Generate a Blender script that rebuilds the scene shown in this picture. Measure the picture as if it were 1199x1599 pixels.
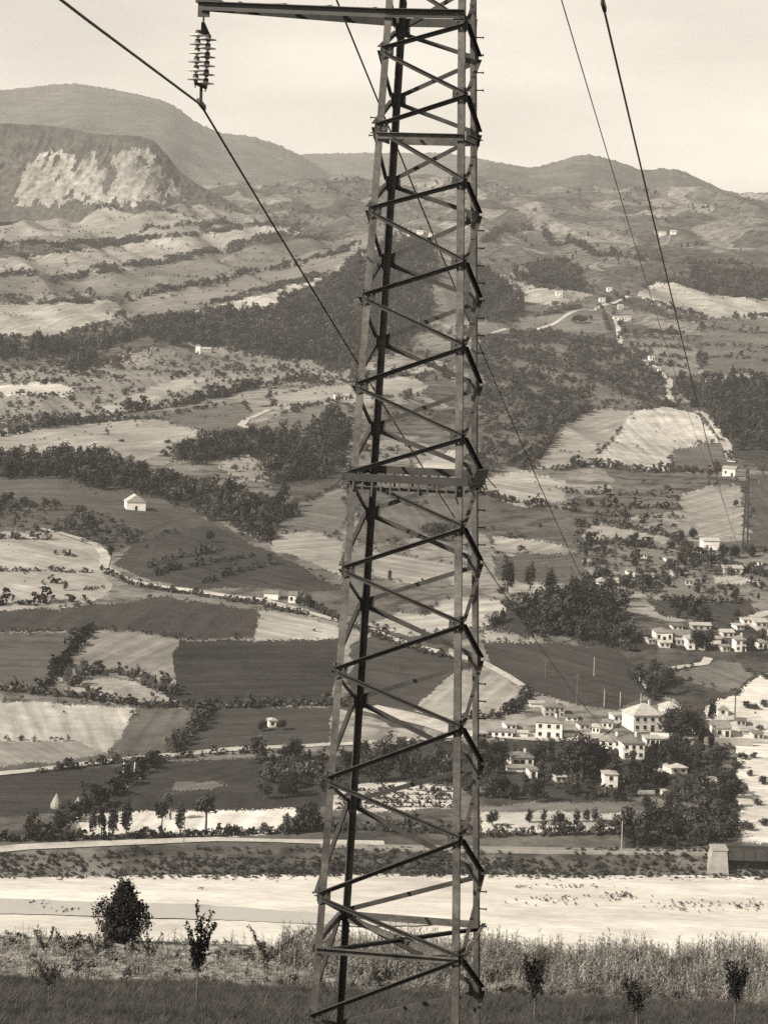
import bpy, math, random
import numpy as np
from mathutils import Vector, Matrix

random.seed(7); RNG = np.random.default_rng(7)
for o in list(bpy.data.objects): bpy.data.objects.remove(o)
SC = bpy.context.scene
COL = SC.collection

# ------------------------------------------------------------------ camera
F, HOR, ROLL = 4000.0, 455.0, math.radians(2.0)       # focal length in photo pixels, eye-level row, roll
CX, CY = 599.5, 799.5
cam = bpy.data.cameras.new('camera'); camo = bpy.data.objects.new('camera', cam); COL.objects.link(camo)
cam.sensor_fit = 'HORIZONTAL'; cam.sensor_width = 36; cam.lens = 36 * F / 1199
camo.matrix_world = Matrix.Rotation(math.radians(90), 4, 'X') @ Matrix.Rotation(ROLL, 4, 'Z')
cam.shift_x = -(math.sin(ROLL) * (CY - HOR)) / 1199
cam.shift_y = -(math.cos(ROLL) * (CY - HOR)) / 1199
cam.clip_start = 0.5; cam.clip_end = 40000
SC.camera = camo

# ------------------------------------------------------------------ light
SUN_AZ, SUN_EL = math.radians(238), math.radians(35)  # from the left, behind the camera
sdir = Vector((math.sin(SUN_AZ) * math.cos(SUN_EL), math.cos(SUN_AZ) * math.cos(SUN_EL), math.sin(SUN_EL)))
sl = bpy.data.lights.new('sun', 'SUN'); so = bpy.data.objects.new('sun', sl); COL.objects.link(so)
sl.energy = 4.6; sl.angle = math.radians(0.53); sl.color = (1.0, 0.915, 0.78)
so.rotation_euler = sdir.to_track_quat('Z', 'Y').to_euler(); so.location = (-60, -60, 120)

W = bpy.data.worlds.new('World'); SC.world = W; W.use_nodes = True
nt = W.node_tree; nt.nodes.clear()
sky = nt.nodes.new('ShaderNodeTexSky'); sky.sky_type = 'NISHITA'; sky.sun_disc = False
sky.sun_elevation = SUN_EL; sky.sun_rotation = SUN_AZ; sky.air_density = 1.0; sky.dust_density = 0.7; sky.ozone_density = 1.0
bw = nt.nodes.new('ShaderNodeRGBToBW'); nt.links.new(sky.outputs[0], bw.inputs[0])
tc = nt.nodes.new('ShaderNodeTexCoord'); mp = nt.nodes.new('ShaderNodeMapping'); mp.inputs['Scale'].default_value = (3, 3, 14)
nz = nt.nodes.new('ShaderNodeTexNoise'); nz.inputs['Scale'].default_value = 2.2; nz.inputs['Detail'].default_value = 5
nt.links.new(tc.outputs['Generated'], mp.inputs[0]); nt.links.new(mp.outputs[0], nz.inputs['Vector'])
mr = nt.nodes.new('ShaderNodeMapRange'); mr.inputs[1].default_value = 0.3; mr.inputs[2].default_value = 0.7
mr.inputs[3].default_value = 0.84; mr.inputs[4].default_value = 1.13
nt.links.new(nz.outputs[0], mr.inputs[0])
mu = nt.nodes.new('ShaderNodeMath'); mu.operation = 'MULTIPLY'
nt.links.new(bw.outputs[0], mu.inputs[0]); nt.links.new(mr.outputs[0], mu.inputs[1])
cc = nt.nodes.new('ShaderNodeVectorMath'); cc.operation = 'SCALE'; cc.inputs[0].default_value = (1.0, 0.925, 0.80)
nt.links.new(mu.outputs[0], cc.inputs['Scale'])
bg = nt.nodes.new('ShaderNodeBackground'); bg.inputs[1].default_value = 0.112
wo = nt.nodes.new('ShaderNodeOutputWorld')
nt.links.new(cc.outputs[0], bg.inputs[0]); nt.links.new(bg.outputs[0], wo.inputs[0])

vs = SC.view_settings; vs.view_transform = 'Standard'; vs.look = 'None'; vs.gamma = 1; vs.exposure = 0.65; vs.use_curve_mapping = False
cy = SC.cycles
cy.max_bounces = 5; cy.diffuse_bounces = 2; cy.glossy_bounces = 2; cy.transmission_bounces = 2; cy.volume_bounces = 1; cy.transparent_max_bounces = 8
cy.use_denoising = False
cy.volume_step_rate = 4

# ------------------------------------------------------------------ projection
CR, SR = math.cos(ROLL), math.sin(ROLL)
def pix_us(px, py):                       # pixel -> (X/Y, Z/Y)
    dx = np.asarray(px, float) - CX; dy = np.asarray(py, float) - CY
    return (CR*dx + SR*dy) / F, -((-SR*dx + CR*dy) - (HOR - CY)) / F
def proj(X, Y, Z):
    dx = F*X/Y; dy = (HOR - CY) - F*Z/Y
    return CX + CR*dx - SR*dy, CY + SR*dx + CR*dy

# ------------------------------------------------------------------ noise
_P = np.random.default_rng(3).permutation(512)
_G = np.random.default_rng(4).random(512)
def vnoise(x, y):
    xi = np.floor(x).astype(int); yi = np.floor(y).astype(int); fx = x-xi; fy = y-yi
    fx = fx*fx*fx*(fx*(fx*6-15)+10); fy = fy*fy*fy*(fy*(fy*6-15)+10)
    def h(a, b): return _G[(_P[(a) & 511] + b*37 + (b*b) % 11) & 511]
    return ((h(xi, yi)*(1-fx)+h(xi+1, yi)*fx)*(1-fy) + (h(xi, yi+1)*(1-fx)+h(xi+1, yi+1)*fx)*fy)*2-1
def fbm(x, y, o=4, g=0.5):
    x = np.asarray(x, float); y = np.asarray(y, float); s = np.zeros(np.broadcast(x, y).shape); a = 1.0; t = 0
    for i in range(o):
        s = s + a*vnoise(x*2**i + 17.3*i, y*2**i + 9.1*i); t += a; a *= g
    return s/t

# ------------------------------------------------------------------ materials
MATS = {}
def tint(v): return (v, v*0.965, v*0.91, 1)
def mat(name, v, rough=0.9, var=0.25, scale=1.0, bump=0.0, rnd=0.0, objcol=False, metal=0.0, furrow=0.0, spec=0.3, coord='Position', stretch=None):
    if name in MATS: return MATS[name]
    m = bpy.data.materials.new(name); m.use_nodes = True; t = m.node_tree; N = t.nodes; L = t.links
    b = N['Principled BSDF']; b.inputs['Roughness'].default_value = rough; b.inputs['Metallic'].default_value = metal
    b.inputs['Specular IOR Level'].default_value = spec
    geo = N.new('ShaderNodeNewGeometry')
    src = geo.outputs['Position']
    if coord == 'Object':
        c = N.new('ShaderNodeTexCoord'); src = c.outputs['Object']
    if stretch:
        q = N.new('ShaderNodeMapping'); q.inputs['Scale'].default_value = stretch; L.new(src, q.inputs[0]); src = q.outputs[0]
    fac = None
    def mul(a, bsock):
        if a is None: return bsock
        k = N.new('ShaderNodeMath'); k.operation = 'MULTIPLY'; L.new(a, k.inputs[0]); L.new(bsock, k.inputs[1]); return k.outputs[0]
    for i, (sc, am) in enumerate(((scale, var), (scale*6.3, var*0.7), (scale*0.19, var*0.8))):
        n = N.new('ShaderNodeTexNoise'); n.inputs['Scale'].default_value = sc; n.inputs['Detail'].default_value = 6; n.inputs['Roughness'].default_value = 0.62
        L.new(src, n.inputs['Vector'])
        r = N.new('ShaderNodeMapRange'); r.inputs[1].default_value = 0.28; r.inputs[2].default_value = 0.72
        r.inputs[3].default_value = 1-am; r.inputs[4].default_value = 1+am; L.new(n.outputs[0], r.inputs[0])
        fac = mul(fac, r.outputs[0])
        if i == 0: n0 = n
    if furrow:
        w = N.new('ShaderNodeTexNoise'); w.inputs['Scale'].default_value = 1.0; w.inputs['Detail'].default_value = 4; w.inputs['Roughness'].default_value = 0.6
        oi2 = N.new('ShaderNodeObjectInfo'); vr = N.new('ShaderNodeVectorRotate'); vr.rotation_type = 'Z_AXIS'
        an = N.new('ShaderNodeMath'); an.operation = 'MULTIPLY'; an.inputs[1].default_value = 3.1; L.new(oi2.outputs['Random'], an.inputs[0])
        ms = N.new('ShaderNodeMapping'); ms.inputs['Scale'].default_value = (0.012, 0.22, 0.0)
        L.new(src, vr.inputs['Vector']); L.new(an.outputs[0], vr.inputs['Angle']); L.new(vr.outputs[0], ms.inputs[0]); L.new(ms.outputs[0], w.inputs['Vector'])
        r = N.new('ShaderNodeMapRange'); r.inputs[1].default_value = .3; r.inputs[2].default_value = .7; r.inputs[3].default_value = 1-furrow; r.inputs[4].default_value = 1+furrow; L.new(w.outputs[0], r.inputs[0]); fac = mul(fac, r.outputs[0])
    if rnd:
        oi = N.new('ShaderNodeObjectInfo'); r = N.new('ShaderNodeMapRange'); r.inputs[3].default_value = 1-rnd; r.inputs[4].default_value = 1+rnd
        L.new(oi.outputs['Random'], r.inputs[0]); fac = mul(fac, r.outputs[0])
    s = N.new('ShaderNodeVectorMath'); s.operation = 'SCALE'; s.inputs[0].default_value = tint(v)[:3]
    if objcol:
        oi = N.new('ShaderNodeObjectInfo'); L.new(oi.outputs['Color'], s.inputs[0])
    L.new(fac, s.inputs['Scale']); L.new(s.outputs[0], b.inputs['Base Color'])
    if bump:
        bp = N.new('ShaderNodeBump'); bp.inputs['Strength'].default_value = 0.6; bp.inputs['Distance'].default_value = bump
        L.new(n0.outputs[0], bp.inputs['Height']); L.new(bp.outputs[0], b.inputs['Normal'])
    MATS[name] = m; return m

def hills_mat():
    m = bpy.data.materials.new('hill_pasture'); m.use_nodes = True; t = m.node_tree; N = t.nodes; L = t.links
    b = N['Principled BSDF']; b.inputs['Roughness'].default_value = 0.95; b.inputs['Specular IOR Level'].default_value = 0.1
    geo = N.new('ShaderNodeNewGeometry')
    wn = N.new('ShaderNodeTexNoise'); wn.inputs['Scale'].default_value = 0.012; wn.inputs['Detail'].default_value = 4; L.new(geo.outputs['Position'], wn.inputs['Vector'])
    ad = N.new('ShaderNodeVectorMath'); ad.operation = 'MULTIPLY_ADD'; ad.inputs[1].default_value = (70, 110, 0)
    L.new(wn.outputs['Color'], ad.inputs[0]); L.new(geo.outputs['Position'], ad.inputs[2])
    mp = N.new('ShaderNodeMapping'); mp.inputs['Scale'].default_value = (0.016, 0.0075, 0.0); mp.inputs['Rotation'].default_value = (0, 0, 0.5); L.new(ad.outputs[0], mp.inputs[0])
    vo = N.new('ShaderNodeTexVoronoi'); vo.inputs['Scale'].default_value = 1; L.new(mp.outputs[0], vo.inputs['Vector'])
    sx = N.new('ShaderNodeSeparateColor'); L.new(vo.outputs['Color'], sx.inputs[0])
    cr = N.new('ShaderNodeValToRGB'); L.new(sx.outputs[0], cr.inputs[0])
    el = cr.color_ramp.elements; el[0].position = 0; el[0].color = tint(0.055); el[1].position = 1; el[1].color = tint(0.23)
    e = el.new(0.35); e.color = tint(0.085); e = el.new(0.7); e.color = tint(0.14)
    fac = None
    for sc, am in ((0.02, 0.4), (0.11, 0.35), (0.6, 0.25)):
        n = N.new('ShaderNodeTexNoise'); n.inputs['Scale'].default_value = sc; n.inputs['Detail'].default_value = 7; n.inputs['Roughness'].default_value = 0.65
        L.new(geo.outputs['Position'], n.inputs['Vector'])
        r = N.new('ShaderNodeMapRange'); r.inputs[1].default_value = 0.3; r.inputs[2].default_value = 0.7; r.inputs[3].default_value = 1-am; r.inputs[4].default_value = 1+am; L.new(n.outputs[0], r.inputs[0])
        if fac is None: fac = r.outputs[0]
        else:
            k = N.new('ShaderNodeMath'); k.operation = 'MULTIPLY'; L.new(fac, k.inputs[0]); L.new(r.outputs[0], k.inputs[1]); fac = k.outputs[0]
    bn = N.new('ShaderNodeTexNoise'); bn.inputs['Scale'].default_value = 0.075; bn.inputs['Detail'].default_value = 5; bn.inputs['Roughness'].default_value = 0.7; L.new(geo.outputs['Position'], bn.inputs['Vector'])
    br = N.new('ShaderNodeMapRange'); br.inputs[1].default_value = 0.5; br.inputs[2].default_value = 0.6; br.inputs[3].default_value = 1.0; br.inputs[4].default_value = 0.42; L.new(bn.outputs[0], br.inputs[0])
    k = N.new('ShaderNodeMath'); k.operation = 'MULTIPLY'; L.new(fac, k.inputs[0]); L.new(br.outputs[0], k.inputs[1]); fac = k.outputs[0]
    s = N.new('ShaderNodeVectorMath'); s.operation = 'SCALE'; L.new(cr.outputs[0], s.inputs[0]); L.new(fac, s.inputs['Scale']); L.new(s.outputs[0], b.inputs['Base Color'])
    return m
M_HILL = hills_mat()
M_FIELD = mat('field_ground', 0.3, 0.95, 0.3, 0.026, objcol=True, furrow=0.3, spec=0.1)
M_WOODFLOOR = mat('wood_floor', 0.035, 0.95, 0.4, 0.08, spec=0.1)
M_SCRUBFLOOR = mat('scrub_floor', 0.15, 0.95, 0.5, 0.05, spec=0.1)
M_ROCK = mat('bare_rock', 0.27, 0.95, 0.4, 0.06, bump=2.5, spec=0.1, stretch=(1, 1, .28))
M_MOUNT = mat('mountain_wood', 0.085, 0.95, 0.45, 0.014, bump=14.0, spec=0.05)
M_ROAD = mat('road_dust', 0.4, 0.95, 0.32, 0.15, spec=0.1)
M_GRAVEL = mat('river_gravel', 0.54, 0.95, 0.24, 0.045, spec=0.1, stretch=(1, 3, 1))
M_MEADOW = mat('meadow_soil', 0.035, 0.95, 0.4, 0.5, spec=0.1)
M_DRY = mat('dry_soil', 0.32, 0.95, 0.4, 1.2, spec=0.1)
M_LEAF = mat('leaf_dark', 0.032, 0.85, 0.35, 0.25, rnd=0.75, spec=0.15)
M_LEAFMID = mat('leaf_mid', 0.048, 0.85, 0.35, 0.25, rnd=0.7, spec=0.15)
M_BARK = mat('bark', 0.09, 0.9, 0.3, 3.0)
M_STEEL = mat('weathered_steel', 0.08, 0.65, 0.6, 1.7, spec=0.4, bump=0.004)
M_BRACE = mat('dark_angle_iron', 0.045, 0.7, 0.35, 3.0, spec=0.3)  # braces, gussets and barbs: an even tone darker than the legs
M_STEELD = mat('dark_iron', 0.04, 0.6, 0.3, 4.0, spec=0.4)
M_PORC = mat('porcelain', 0.5, 0.25, 0.1, 3.0, spec=0.5)
M_WIRE = mat('conductor_cable', 0.05, 0.55, 0.1, 1.0, metal=0.3)
M_WALLW = mat('lime_plaster', 0.7, 0.9, 0.2, 0.35, rnd=0.08, spec=0.1)
M_WALLC = mat('old_plaster', 0.42, 0.9, 0.18, 0.5, rnd=0.15, spec=0.1)
M_ROOF = mat('clay_tiles', 0.17, 0.9, 0.25, 0.8, rnd=0.3, spec=0.1, bump=0.05)
M_ROOFL = mat('sunbleached_tiles', 0.36, 0.9, 0.22, 0.8, rnd=0.2, spec=0.1, bump=0.05)
M_PANE = mat('window_pane', 0.03, 0.2, 0.1, 1.0)
M_WOODP = mat('pole_timber', 0.12, 0.9, 0.2, 2.0)
M_STONE = mat('cut_stone', 0.3, 0.9, 0.2, 0.6, bump=0.05)
M_STRAW = mat('straw', 0.27, 0.95, 0.2, 2.0)
M_GRASS = mat('grass_blades', 0.055, 0.9, 0.3, 0.8, rnd=0.5, spec=0.1)
M_MAIZE = mat('dry_leaf_blades', 0.175, 0.85, 0.45, 1.6, rnd=0.7, spec=0.2)
M_WATER = mat('silty_water', 0.42, 0.12, 0.06, 0.05, spec=0.5)

# ------------------------------------------------------------------ mesh helpers
def mesh_np(name, V, Fc, m, smooth=False):
    V = np.asarray(V, np.float32); Fc = np.asarray(Fc, np.int32); k = Fc.shape[1]
    me = bpy.data.meshes.new(name)
    me.vertices.add(len(V)); me.vertices.foreach_set('co', V.ravel())
    me.loops.add(Fc.size); me.loops.foreach_set('vertex_index', Fc.ravel())
    me.polygons.add(len(Fc)); me.polygons.foreach_set('loop_start', np.arange(0, Fc.size, k, dtype=np.int32))
    if smooth: me.polygons.foreach_set('use_smooth', np.ones(len(Fc), bool))
    me.update(calc_edges=True)
    if m: me.materials.append(m)
    return me
def link(name, me, parent=None, loc=None):
    o = bpy.data.objects.new(name, me); COL.objects.link(o)
    if parent: o.parent = parent
    if loc is not None: o.location = loc
    return o
def tag(o, label=None, cat=None, group=None, kind=None):
    if label: o['label'] = label
    if cat: o['category'] = cat
    if group: o['group'] = group
    if kind: o['kind'] = kind
    return o
def empty(name, loc=(0, 0, 0), rz=0.0):
    o = bpy.data.objects.new(name, None); COL.objects.link(o); o.location = loc; o.rotation_euler = (0, 0, rz); o.empty_display_size = 0.3; return o

class MB:
    def __init__(s): s.v = []; s.f = []
    def add(s, vs, fs):
        n = len(s.v); s.v += [tuple(p) for p in vs]; s.f += [tuple(i+n for i in q) for q in fs]; return s
    def box(s, x0, y0, z0, x1, y1, z1):
        return s.add([(x0,y0,z0),(x1,y0,z0),(x1,y1,z0),(x0,y1,z0),(x0,y0,z1),(x1,y0,z1),(x1,y1,z1),(x0,y1,z1)],
                     [(0,3,2,1),(4,5,6,7),(0,1,5,4),(1,2,6,5),(2,3,7,6),(3,0,4,7)])
    def lbeam(s, p0, p1, w, t, da, db, w2=None):
        p0 = Vector(p0); p1 = Vector(p1); a = (p1-p0).normalized(); da = Vector(da); db = Vector(db); w2 = w2 or w
        da = (da - a*da.dot(a)).normalized(); db = (db - a*db.dot(a)); db = (db - da*db.dot(da)).normalized()
        pr = [(0,0),(w,0),(w,t),(t,t),(t,w2),(0,w2)]
        vs = [p + da*x + db*y for p in (p0, p1) for x, y in pr]
        fs = [(i, (i+1)%6, (i+1)%6+6, i+6) for i in range(6)] + [(3,2,1,0),(5,4,3,0),(6,7,8,9),(6,9,10,11)]
        return s.add(vs, fs)
    def bar(s, p0, p1, w, h, up=(0,0,1)):
        p0 = Vector(p0); p1 = Vector(p1); a = (p1-p0).normalized(); u = Vector(up); u = (u - a*u.dot(a)).normalized(); r = a.cross(u)
        vs = [p + r*sx*w/2 + u*sy*h/2 for p in (p0, p1) for sx, sy in ((-1,-1),(1,-1),(1,1),(-1,1))]
        return s.add(vs, [(3,2,1,0),(4,5,6,7),(0,1,5,4),(1,2,6,5),(2,3,7,6),(3,0,4,7)])
    def tube(s, pts, rad, n=6):
        pts = [Vector(p) for p in pts]; k = len(pts)
        if not hasattr(rad, '__len__'): rad = [rad]*k
        vs = []
        for i, p in enumerate(pts):
            a = (pts[min(i+1, k-1)] - pts[max(i-1, 0)]).normalized(); u = a.orthogonal() if abs(a.z) > 0.95 else Vector((0,0,1)).cross(a)
            u.normalize(); r = a.cross(u)
            vs += [p + (u*math.cos(q)+r*math.sin(q))*rad[i] for q in (2*math.pi*j/n for j in range(n))]
        fs = [(i*n+j, i*n+(j+1)%n, (i+1)*n+(j+1)%n, (i+1)*n+j) for i in range(k-1) for j in range(n)]
        fs += [tuple(range(n-1, -1, -1)), tuple((k-1)*n+j for j in range(n))]
        return s.add(vs, fs)
    def lathe(s, prof, n=12, c=(0,0,0)):
        vs = [(c[0]+r*math.cos(2*math.pi*j/n), c[1]+r*math.sin(2*math.pi*j/n), c[2]+z) for r, z in prof for j in range(n)]
        k = len(prof)
        fs = [(i*n+j, i*n+(j+1)%n, (i+1)*n+(j+1)%n, (i+1)*n+j) for i in range(k-1) for j in range(n)] + [tuple(range(n-1,-1,-1)), tuple((k-1)*n+j for j in range(n))]
        return s.add(vs, fs)
    def mesh(s, name, m, smooth=False):
        me = bpy.data.meshes.new(name); me.from_pydata(s.v, [], s.f); me.materials.append(m)
        if smooth: me.polygons.foreach_set('use_smooth', np.ones(len(me.polygons), bool))
        return me
    def build(s, name, m, parent=None, loc=None, smooth=False): return link(name, s.mesh(name, m, smooth), parent, loc)

# ------------------------------------------------------------------ terrain
ZT = np.array([(560,-149.5),(630,-149),(642,-148),(648,-147),(653,-144.2),(660,-143.2),(709,-142.5),(785,-142),(848,-139),(900,-133),(960,-126),(1055,-119),(1150,-111),(1325,-100),
               (1560,-92),(1850,-72),(2350,-48),(2900,0),(3500,48),(4200,112),(4800,170),(5400,215)], float)
def z_base(Y): return np.interp(Y, ZT[:,0], ZT[:,1])
def z_smooth(Y):
    s = 0
    w = np.clip((Y-720)/400, 0, 1)*60
    for k, a in ((-1, .25), (-.5, .25), (.5, .25), (1, .25)): s = s + a*z_base(Y + k*w)
    return s
def terrain_raw(X, Y):
    u = X/Y
    off = np.where(u < 0, u*130, u*75)*np.exp(-np.clip(Y-660, 0, None)/120)
    z = z_smooth(Y - off)
    g = np.clip((Y-800)/600, 0, 1)
    rn = fbm(X/200+3.1, Y/420+1.7, 4, 0.48); rg = 1-2.2*np.abs(fbm(X/120+.25*Y/120+9, Y/520+2.2, 3, .5))
    z = z + g*(7.5 + 0.008*np.clip(Y-1000, 0, None))*rn + g*(2.2+0.0045*np.clip(Y-1000, 0, None))*rg
    z = z + g*np.clip((Y-1200)/2000, 0, 1)*16*fbm(X/480+8.1, Y/900+4.7, 2)
    z = z + 0.35*fbm(X/14, Y/22, 3)*np.clip((Y-650)/60, 0, 1)
    # the wooded knoll above the village and the spur of the big light fields
    z = z + 9*np.exp(-((X-55)/40)**2 - ((Y-985)/45)**2)
    z = z + 42*np.exp(-np.abs((X-8)/105)**1.6 - ((Y-2980)/210)**2)
    return z
NU, US = 880, 0.23
uu = np.linspace(-US, US, NU)
yy = [560.0]
while yy[-1] < 5400:
    Y = yy[-1]; d = (z_base(Y+6)/(Y+6) - z_base(Y-6)/(Y-6))/12
    yy.append(Y + min(max(1.45/F/max(d, 1e-6), 0.9), 13.0))
yy = np.array(yy); NY = len(yy)
UU, YY = np.meshgrid(uu, yy); XX = UU*YY
ZZ = terrain_raw(XX, YY)
AA = np.maximum.accumulate(ZZ/YY, axis=0)
def zat(X, Y):
    X = np.asarray(X, float); Y = np.asarray(Y, float)
    fu = np.clip((X/Y + US)/(2*US)*(NU-1), 0, NU-1.001); iu = fu.astype(int); fu = fu-iu
    iy = np.clip(np.searchsorted(yy, Y)-1, 0, NY-2); fy = np.clip((Y-yy[iy])/(yy[iy+1]-yy[iy]), 0, 1)
    return (ZZ[iy,iu]*(1-fu)+ZZ[iy,iu+1]*fu)*(1-fy) + (ZZ[iy+1,iu]*(1-fu)+ZZ[iy+1,iu+1]*fu)*fy
def hit(px, py):
    u, s = pix_us(px, py); fu = np.clip((u+US)/(2*US)*(NU-1), 0, NU-1.001); i = int(fu); t = fu-i
    col = AA[:, i]*(1-t) + AA[:, i+1]*t
    j = int(np.clip(np.searchsorted(col, s), 1, NY-1))
    f = (s-col[j-1])/max(col[j]-col[j-1], 1e-9); f = min(max(f, 0), 1)
    Y = float(yy[j-1]*(1-f)+yy[j]*f); X = float(u)*Y
    return Vector((X, Y, float(zat(X, Y))))

# ---- fields, woods and ground covers, each a patch of the hillside
REG = []    # (kind, name, label, value, polygon)
def EX(pts): return [(-270 if x <= 72 else 1470 if x >= 1190 else x, y - (0.02*0) ) for x, y in pts]
def Fd(label, v, pts):
    v = v*min(1, .35+.65*v/.25)
    v = v*np.interp(v, [.05, .12, .25, .33, .38, .45, .6], [.8, .8, .72, .78, .8, .86, .95])
    REG.append(('field', 'field', label, v, EX(pts)))
def Wd(label, pts, dens=1/26., hm=8.5, leaf=None): REG.append(('wood', 'woodland', label, (dens, hm, leaf), EX(pts)))
def Sc(label, pts, dens=1/60., hm=3.5, v=0.15):
    v = v*.75
    REG.append(('scrub', 'scrub', label, (dens, hm, v), EX(pts)))
def Rk(label, pts): REG.append(('rock', 'rock_face', label, None, pts))
# far left slopes
Fd('pale dry pasture below the white cliff', .27, [(40,330),(150,325),(260,330),(330,345),(300,372),(180,378),(60,392),(40,390)])
Fd('long light terrace field crossing the upper left slope', .33, [(80,395),(260,372),(420,352),(470,360),(330,392),(160,425),(70,440)])
Fd('grey pasture strip on the upper left slope', .2, [(70,445),(180,425),(330,395),(470,372),(560,375),(520,400),(400,430),(230,455),(70,475)])
Fd('pale sunlit pasture at the left edge above the wood', .36, [(60,482),(120,472),(185,470),(190,490),(150,510),(100,528),(60,535)])
Fd('bright eroded strip along the top of the long wood', .45, [(278,494),(330,478),(400,462),(450,448),(500,432),(505,442),(470,462),(440,474),(385,488),(310,494)])
Fd('dull terrace between hedges on the upper left slope', .22, [(190,468),(330,440),(470,408),(545,392),(525,420),(440,446),(330,474),(260,495),(195,505)])
# middle left
Sc('mottled scrub slope below the long wood', [(62,590),(145,568),(240,548),(330,543),(450,562),(555,575),(545,600),(450,600),(350,618),(230,640),(130,655),(62,665)], 1/110., 3.0, .25)
Fd('chalky bare patch at the left edge', .5, [(70,610),(95,597),(118,612),(105,619),(78,620)])
Fd('pale strip between scrub hedges', .36, [(150,640),(230,608),(300,585),(330,590),(260,618),(170,648)])
Fd('light stubble strip right of the scrub slope', .34, [(420,620),(480,605),(548,600),(548,622),(500,632),(430,640)])
Fd('rounded light stubble field on the left hillock', .34, [(50,690),(125,662),(200,655),(245,655),(300,670),(350,678),(295,700),(225,718),(120,708),(50,712)])
Fd('dull pasture wedge beside the rounded stubble field', .17, [(255,650),(310,640),(380,633),(395,650),(350,676),(305,668)])
Fd('smooth grey field under the hillside farm', .2, [(385,668),(460,642),(515,628),(545,634),(545,660),(500,672),(430,680)])
Fd('light oval field behind the pylon', .33, [(588,588),(645,587),(668,604),(650,621),(588,624)])
Fd('grey slope field left of the dark hedge', .14, [(50,752),(90,745),(150,758),(220,770),(300,798),(270,830),(200,828),(120,790),(50,775)])
Fd('dull slope with a white farmhouse below the dark hedge', .13, [(120,830),(200,830),(300,800),(400,842),(360,850),(240,840),(180,860)])
Fd('grey slope left of the pylon above the stubble crest', .2, [(430,800),(470,785),(540,760),(540,800),(535,835),(480,828),(432,838)])
Fd('bright stubble crest beside the pylon leg', .37, [(424,835),(480,829),(535,844),(538,880),(530,905),(500,885),(460,866),(424,860)])
Fd('pale terraced field at the left edge', .36, [(40,828),(80,830),(155,856),(166,876),(160,896),(178,915),(165,932),(100,955),(40,968)])
Fd('dark slope with tree rows above the farm track', .1, [(178,882),(215,845),(330,820),(425,862),(480,892),(530,922),(470,924),(420,919),(320,921),(240,910)])
Fd('dark field below the farm track', .095, [(130,948),(190,942),(260,932),(330,942),(402,950),(400,997),(280,998),(200,985),(150,982),(60,1000),(50,965)])
Fd('light square stubble field below the farm', .37, [(405,952),(465,956),(528,976),(532,996),(400,1000)])
Fd('sloping light field with a curved right edge', .29, [(142,988),(150,983),(280,1000),(268,1030),(278,1070),(190,1060),(150,1047),(100,1066),(82,1070),(118,1022)])
Fd('large dark ploughed field left of the pylon', .075, [(280,1000),(400,1000),(530,996),(527,1050),(518,1100),(280,1100),(268,1030)])
Fd('grey field at the left edge beside the diagonal hedge', .14, [(40,1000),(140,985),(118,1018),(80,1068),(40,1072)])
Rk('white scar of bare rock under dark bushes', [(100,1078),(130,1064),(170,1058),(215,1067),(278,1094),(200,1099),(120,1089)])
Fd('bright stubble field at the lower left edge', .4, [(36,1094),(130,1100),(212,1107),(190,1150),(165,1176),(130,1160),(60,1150),(36,1155)])
Fd('grey corner of the lower left field', .25, [(36,1155),(60,1150),(130,1160),(165,1176),(100,1192),(36,1202)])
Fd('grey wedge field between two hedges', .15, [(214,1108),(322,1104),(308,1140),(265,1176),(175,1177),(192,1150)])
Fd('dull field with a tiny white hut', .1, [(330,1106),(522,1106),(512,1160),(400,1165),(275,1176),(305,1145)])
# valley floor left
Fd('dark meadow strip below the valley road', .075, [(36,1212),(235,1195),(180,1235),(120,1268),(36,1290)])
Fd('dark meadow right of the diagonal hedge', .085, [(250,1192),(400,1182),(530,1180),(520,1232),(300,1240),(185,1243)])
Fd('thin pale strip in the dark meadow', .2, [(272,1224),(338,1220),(360,1226),(330,1232),(268,1234)])
Fd('dark strip above the white field', .07, [(185,1243),(300,1240),(520,1232),(515,1262),(270,1266),(150,1272)])
Fd('white stubble field behind the poplars', .56, [(100,1278),(180,1270),(270,1268),(480,1264),(450,1290),(415,1304),(120,1306)])
Fd('bright vegetable plots behind the pylon', .45, [(525,1232),(570,1222),(620,1225),(712,1230),(706,1262),(560,1272),(515,1266)])
# behind the pylon
Fd('light rounded field between the pylon legs', .35, [(575,858),(626,867),(710,884),(714,900),(650,910),(608,910),(575,892)])
Fd('grey slope under the pylon platform', .17, [(560,790),(650,790),(712,780),(712,800),(660,835),(600,850),(560,850)])
Fd('pale field behind the right pylon leg', .36, [(578,978),(620,957),(662,963),(695,936),(716,932),(772,938),(790,950),(756,982),(700,986),(640,992)])
Fd('dull slope behind the pylon', .11, [(560,1002),(610,1002),(712,1028),(755,1040),(715,1046),(645,1108),(575,1100),(545,1095)])
Fd('light triangular field beside the pylon', .36, [(645,1110),(715,1046),(758,1045),(818,1078),(772,1118),(715,1125)])
Fd('white field wedge on the middle slope', .4, [(620,742),(700,705),(716,700),(716,744)])
Fd('light hillock right of the pylon platform', .33, [(752,748),(820,735),(882,752),(882,780),(820,792),(752,768)])
Fd('narrow light strip under the poplar slope', .33, [(755,985),(838,1000),(826,1010),(755,1003)])
Fd('dark broad hillside above the village', .1, [(757,1005),(840,1003),(950,1012),(1005,1045),(1012,1085),(965,1110),(900,1102),(830,1082),(772,1045)])
Fd('bright open patch among the poplars', .42, [(792,912),(860,914),(938,930),(905,946),(800,936)])
Fd('dull slope with poplars', .15, [(770,870),(850,862),(905,872),(930,910),(860,912),(775,905)])
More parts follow.
